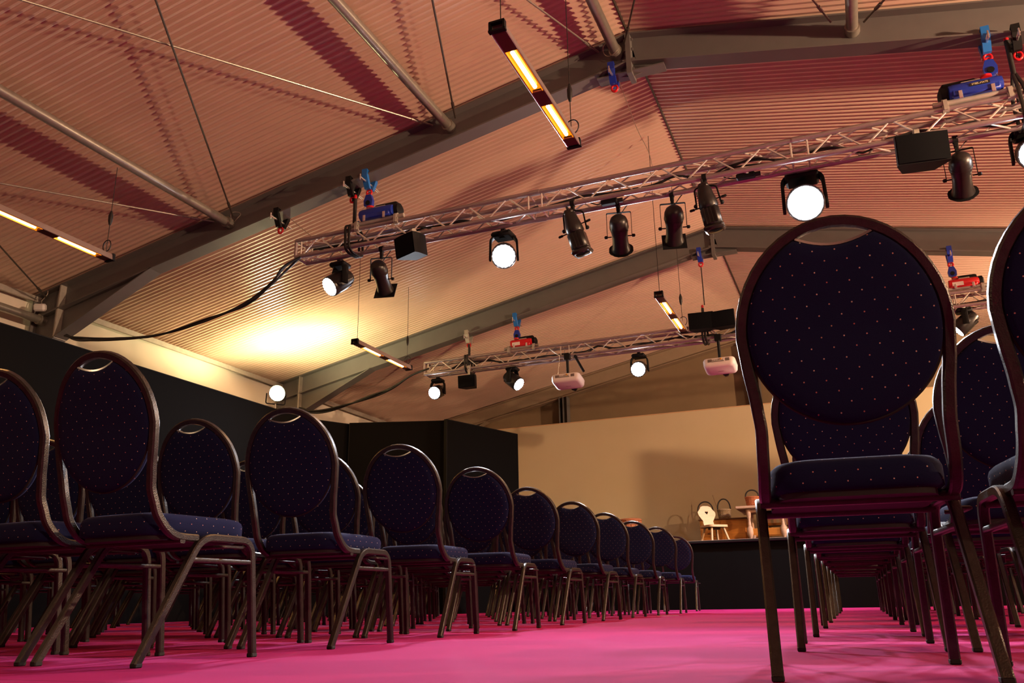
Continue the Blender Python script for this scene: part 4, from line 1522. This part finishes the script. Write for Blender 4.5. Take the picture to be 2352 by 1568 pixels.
for i, (p, e) in enumerate(FLOODS):
    pp = Vector(p)
    if i == 0:
        pp = fl + fd * 0.15 + Vector((0, 0, 0.05))
        lamp('SPOT', 'flood_light', pp, e, (1.0, 0.84, 0.42), 0.06, pp + Vector((0.0, -0.03, 0.5)), 179, 0.5)
    else:
        d = Vector((-1 if p[0] > 0 else 1, 0, 0.05))
        lb = ['warm floodlight on the right wall beside the stage', 'warm floodlight on the right wall beyond the front truss', 'warm floodlight on the right wall near the camera', 'warm floodlight on the left wall behind the camera'][i - 1]
        tt = thing('floodlight', lb, 'floodlight', pp, 'floodlights along the side walls')
        F2 = axis_frame(d)
        MB().box((0, 0, -0.06), (0.26, 0.20, 0.09), F2, 0.02).build('housing', M_MATTB, tt, 0)
        MB().box((0, 0, -0.012), (0.235, 0.175, 0.01), F2).build('glass', M_LENSW, tt, 0)
        MB().box((0, 0, -0.22 if False else -0.3), (0.05, 0.05, 0.45), F2).build('wall_arm', M_STEEL_L, tt, 0)
        lamp('SPOT', 'flood_light', pp + d * 0.05, e, WARM, 0.07, pp + d * 1.05 + (Vector((0, 0.45, -0.02)) if i == 1 else Vector((0, 0, 0.30))), 150, 1.0)

# ------------------------------------------------------------------ stage furniture
SZ = 1.003
YD = 15.35
p0, p1 = at(1604, 1193, YD), at(1716, 1189, YD)
W_, H_ = p1.x - p0.x, p0.z - SZ
t = thing('chest_of_drawers', 'orange pine chest of drawers on the stage', 'chest of drawers', ((p0.x + p1.x) / 2, YD + 0.2, SZ))
MB().box((0, 0, H_ / 2 - 0.01), (W_ - 0.04, 0.40, H_ - 0.02), None, 0.004).build('body', M_ORANGEW, t, 0)
MB().box((0, 0, H_ - 0.012), (W_, 0.44, 0.024), None, 0.005).build('top', M_DARKW, t, 0)
for k in range(3):
    zz = H_ * (0.80 - 0.29 * k)
    dr = MB().box((-W_ * 0.27, -0.204, zz), (W_ * 0.36, 0.014, H_ * 0.24), None, 0.004).build('drawer', M_ORANGEW, t, 0)
    MB().tube(fillet([(-W_ * 0.27 - 0.04, -0.212, zz), (-W_ * 0.27 - 0.03, -0.232, zz - 0.012), (-W_ * 0.27 + 0.03, -0.232, zz - 0.012), (-W_ * 0.27 + 0.04, -0.212, zz)], 0.01, 3), 0.006, 6).lathe([(0.012, 0), (0.008, 0.01)], 8, Matrix.Translation((-W_ * 0.27, -0.211, zz)) @ Matrix.Rotation(math.pi / 2, 4, 'X')).build('drawer_pull', M_DARKW, dr, 40)
dr = MB().box((W_ * 0.20, -0.204, H_ * 0.47), (W_ * 0.50, 0.014, H_ * 0.84), None, 0.004).build('cupboard_door', M_ORANGEW, t, 0)
MB().box((W_ * 0.20, -0.209, H_ * 0.47), (W_ * 0.38, 0.012, H_ * 0.66), None, 0.005).build('door_panel', M_ORANGEW, dr, 0)


def hoop_basket(px0, px1, ptop, pbase, phandle, Y, m, mh, label, name='basket', taper=0.85, rim=True, fill=None):
    a, c = at(px0, pbase, Y), at(px1, pbase, Y)
    w = c.x - a.x
    h = at(px0, ptop, Y).z - a.z
    hh = at(px0, phandle, Y).z - a.z
    t = thing(name, label, 'basket', ((a.x + c.x) / 2, Y, a.z))
    b = MB()
    r = w / 2
    prof = [(r * taper, 0.0), (r * (taper + 1) / 2 * 1.02, h * 0.5), (r, h), (r * 0.94, h), (r * 0.9, h * 0.75)]
    b.lathe(prof, 22)
    for k in range(1, 6):
        z = h * k / 6
        rr = r * taper + (r - r * taper) * k / 6 + 0.004
        b.tube([(rr * math.cos(q), rr * math.sin(q), z) for q in [2 * math.pi * i / 22 for i in range(22)]], 0.008, 5, closed=True)
    for k in range(16):
        q = 2 * math.pi * k / 16
        b.tube([(r * taper * 1.03 * math.cos(q), r * taper * 1.03 * math.sin(q), 0), (r * 1.03 * math.cos(q), r * 1.03 * math.sin(q), h)], 0.006, 5)
    b.build('bowl', m, t, 50)
    if rim:
        MB().tube([(r * 1.02 * math.cos(q), r * 1.02 * math.sin(q), h) for q in [2 * math.pi * i / 24 for i in range(24)]], 0.014, 6, closed=True).build('rim', m, t, 50)
    MB().tube([(r * 0.98 * math.cos(q), 0, h + (hh - h) * math.sin(q) ** 0.8) for q in [math.pi * i / 20 for i in range(21)]], 0.012, 7).build('hoop_handle', mh, t, 50)
    return t


zc = at(1630, 1193, YD).z
hoop_basket(1604, 1640, 1177, 1192.3, 1153, YD + 0.17, M_WICKD, M_WICKD, 'dark round basket with hoop handle on the chest of drawers, left', taper=0.7)
hoop_basket(1650, 1680, 1172, 1191.0, 1146.5, YD + 0.17, M_WICK, M_WICKD, 'pale wicker basket with hoop handle on the chest of drawers, right')
a, c = at(1637, 1137, YD + 0.4), at(1648, 1166, YD + 0.3)
zb = at(1650, 1191, YD).z
o = MB().tube([(0, 0, 0), a - c], 0.010, 6).tube([(c - a) * .0, (c - a) * 0.9], 0.012, 6).build('thin_stick', M_WICK)
o.location = c
tag(o, 'thin pale stick standing up between the two baskets', 'stick')

# wooden chair with a pierced back
YC = 14.3
a = at(1631, 1209, YC)
t = thing('wooden_chair', 'pale wooden chair with a heart-pierced solid back, in front of the chest of drawers', 'chair', (at(1640, 1209, YC).x, YC, SZ), 'wooden stage chairs', math.radians(42))
sh_ = a.z - SZ
MB().prism(rrect(0.36, 0.35, 0.07, 4), 0.035, Matrix.Translation((0, 0, sh_ - 0.0))).build('seat', M_PINE, t, 40)
bt = at(1637, 1160, YC).z - SZ
b = MB()
prof = [(0.10, 0.0), (0.10, 0.06), (0.085, 0.09), (0.12, 0.15), (0.165, 0.24), (0.17, 0.30), (0.14, 0.34), (0.115, 0.37), (0.10, 0.41), (0.05, 0.435)]
k = (bt - sh_) / 0.435
poly = [(x, z * k) for x, z in prof] + [(-x, z * k) for x, z in prof[::-1]]
# heart shaped hole: two bridged outlines
hz = 0.29 * k
heart = []
for i in range(16):
    q = 2 * math.pi * i / 16
    heart.append((0.0020 * 16 * math.sin(q) ** 3, hz + 0.0020 * (13 * math.cos(q) - 5 * math.cos(2 * q) - 2 * math.cos(3 * q) - math.cos(4 * q))))
Fb = Matrix.Translation((0, 0.15, sh_ + 0.015)) @ Matrix.Rotation(math.radians(-12), 4, 'X') @ Matrix(((1, 0, 0, 0), (0, 0, -1, 0), (0, 1, 0, 0), (0, 0, 0, 1)))
# ring mesh between the heart and the outline
n = 32


def ray_poly(poly, cx, cy, ang):
    dx, dy = math.cos(ang), math.sin(ang)
    best = 0
    m_ = len(poly)
    for i in range(m_):
        x1, y1 = poly[i][0] - cx, poly[i][1] - cy
        x2, y2 = poly[(i + 1) % m_][0] - cx, poly[(i + 1) % m_][1] - cy
        ex, ey = x2 - x1, y2 - y1
        den = dx * ey - dy * ex
        if abs(den) < 1e-9:
            continue
        u = (x1 * ey - y1 * ex) / den
        v = (x1 * dy - y1 * dx) / den
        if u > 0 and -1e-6 <= v <= 1 + 1e-6:
            best = max(best, u)
    return cx + dx * best, cy + dy * best


vs = []
for z in (-0.011, 0.011):
    ro, ri = [], []
    for i in range(n * 2):
        q = 2 * math.pi * i / (n * 2)
        ro.append(b.bm.verts.new(Fb @ Vector((*ray_poly(poly, 0, hz, q), z))))
        ri.append(b.bm.verts.new(Fb @ Vector((*ray_poly(heart, 0, hz, q), z))))
    vs.append((ro, ri))
for i in range(n * 2):
    j = (i + 1) % (n * 2)
    for ro, ri in vs:
        b.bm.faces.new((ro[i], ro[j], ri[j], ri[i]))
    b.bm.faces.new((vs[0][0][i], vs[0][0][j], vs[1][0][j], vs[1][0][i]))
    b.bm.faces.new((vs[0][1][i], vs[0][1][j], vs[1][1][j], vs[1][1][i]))
b.build('backrest', M_PINE, t, 40)
for sx in (-1, 1):
    for sy in (-1, 1):
        MB().tube([(sx * 0.11, sy * 0.10, sh_ - 0.015), (sx * 0.17, sy * 0.17, 0.0)], 0.019, 8).build('leg', M_PINE, t, 50)
MB().box((0, 0, sh_ - 0.035), (0.20, 0.05, 0.04)).build('batten', M_DARKW, t, 0)

# farm table
YT = 14.75
a = at(1688, 1163, YT)
c = at(1822, 1159, YT)
tw, th = c.x - a.x, a.z - SZ
t = thing('trestle_table', 'pale wooden table with thick top on the stage right of the drawers', 'table', ((a.x + c.x) / 2, YT + 0.3, SZ))
MB().box((0, 0, th - 0.02), (tw, 0.62, 0.045), None, 0.012).build('table_top', M_LIGHTW, t, 0)
b = MB()
for sx in (-1, 1):
    xx = sx * (tw / 2 - 0.2)
    b.prism([(-0.17, 0), (0.17, 0), (0.10, -0.075), (-0.10, -0.075)], 0.05, Matrix.Translation((xx, -0.0, th - 0.043)) @ Matrix(((1, 0, 0, 0), (0, 0, -1, 0), (0, 1, 0, 0), (0, 0, 0, 1))))
b.box((0, 0, th - 0.07), (tw - 0.4, 0.42, 0.06))
b.build('apron', M_LIGHTW, t, 0)
for sx in (-1, 1):
    for sy in (-1, 1):
        xx = sx * (tw / 2 - 0.2)
        MB().lathe([(0.03, 0.0), (0.034, 0.08), (0.024, 0.10), (0.055, 0.17), (0.055, 0.26), (0.028, 0.30), (0.022, th - 0.22), (0.034, th - 0.17), (0.044, th - 0.05)], 12, Matrix.Translation((xx, sy * 0.2, 0))).build('leg', M_LIGHTW, t, 40)
for sy in (-1, 1):
    MB().box((0, sy * 0.2, 0.205), (tw - 0.45, 0.03, 0.11)).build('stretcher', M_ORANGEW, t, 0)
hoop_basket(1714, 1745, 1143, 1161.5, 1126, YT + 0.2, M_WICKR, M_WICKD, 'small reddish basket with thin hoop handle on the stage table')

# slat back chair behind the table
YS = 15.72
a = at(1763, 1206, YS)
c = at(1813, 1176, YS)
t = thing('wooden_chair', 'wooden chair with upright slats in its back, behind the stage table', 'chair', (at(1786, 1206, YS).x, YS, SZ), 'wooden stage chairs')
sh_ = a.z - SZ
bt = c.z - SZ
MB().prism(rrect(0.44, 0.40, 0.06, 4), 0.04, Matrix.Translation((0, 0, sh_))).build('seat', M_ORANGEW, t, 40)
for x in (-0.15, -0.05, 0.05, 0.15):
    MB().prism([(-0.02, 0), (0.02, 0), (0.028, 0.14), (0.04, bt - sh_ - 0.02), (-0.04, bt - sh_ - 0.02), (-0.028, 0.14)], 0.014, Matrix.Translation((x, 0.17, sh_ + 0.01)) @ Matrix(((1, 0, 0, 0), (0, 0, -1, 0), (0, 1, 0, 0), (0, 0, 0, 1)))).build('slat', M_PINE, t, 0)
MB().box((0, 0.17, bt), (0.46, 0.024, 0.06), None, 0.01).build('top_rail', M_PINE, t, 0)
for sx in (-1, 1):
    for sy in (-1, 1):
        MB().tube([(sx * 0.15, sy * 0.13, sh_ - 0.015), (sx * 0.19, sy * 0.18, 0.0)], 0.02, 8).build('leg', M_PINE, t, 50)

# low orange basket glimpsed over the aisle chairs
hoop_basket(1424, 1476, 1196, 1262.3, 1192, 15.0, M_WICKR, M_WICKR, 'reddish basket on the stage, its rim just showing above the eighth aisle chair', taper=0.9)

# scraps on the carpet
d = CR * ((1575 - IMW / 2) / FPX) - CU * ((1411 - IMH / 2) / FPX) + CF
p = CAM + d * ((0.0 - CAM.z) / d.z)
o = MB().box((0, 0, 0.001), (0.22, 0.05, 0.002)).build('tape_mark', M_WHITE, None, 0)
o.location = (-1.95, 9.0, 0)
tag(o, 'short strip of white tape on the aisle carpet near the last aisle chair', 'tape')
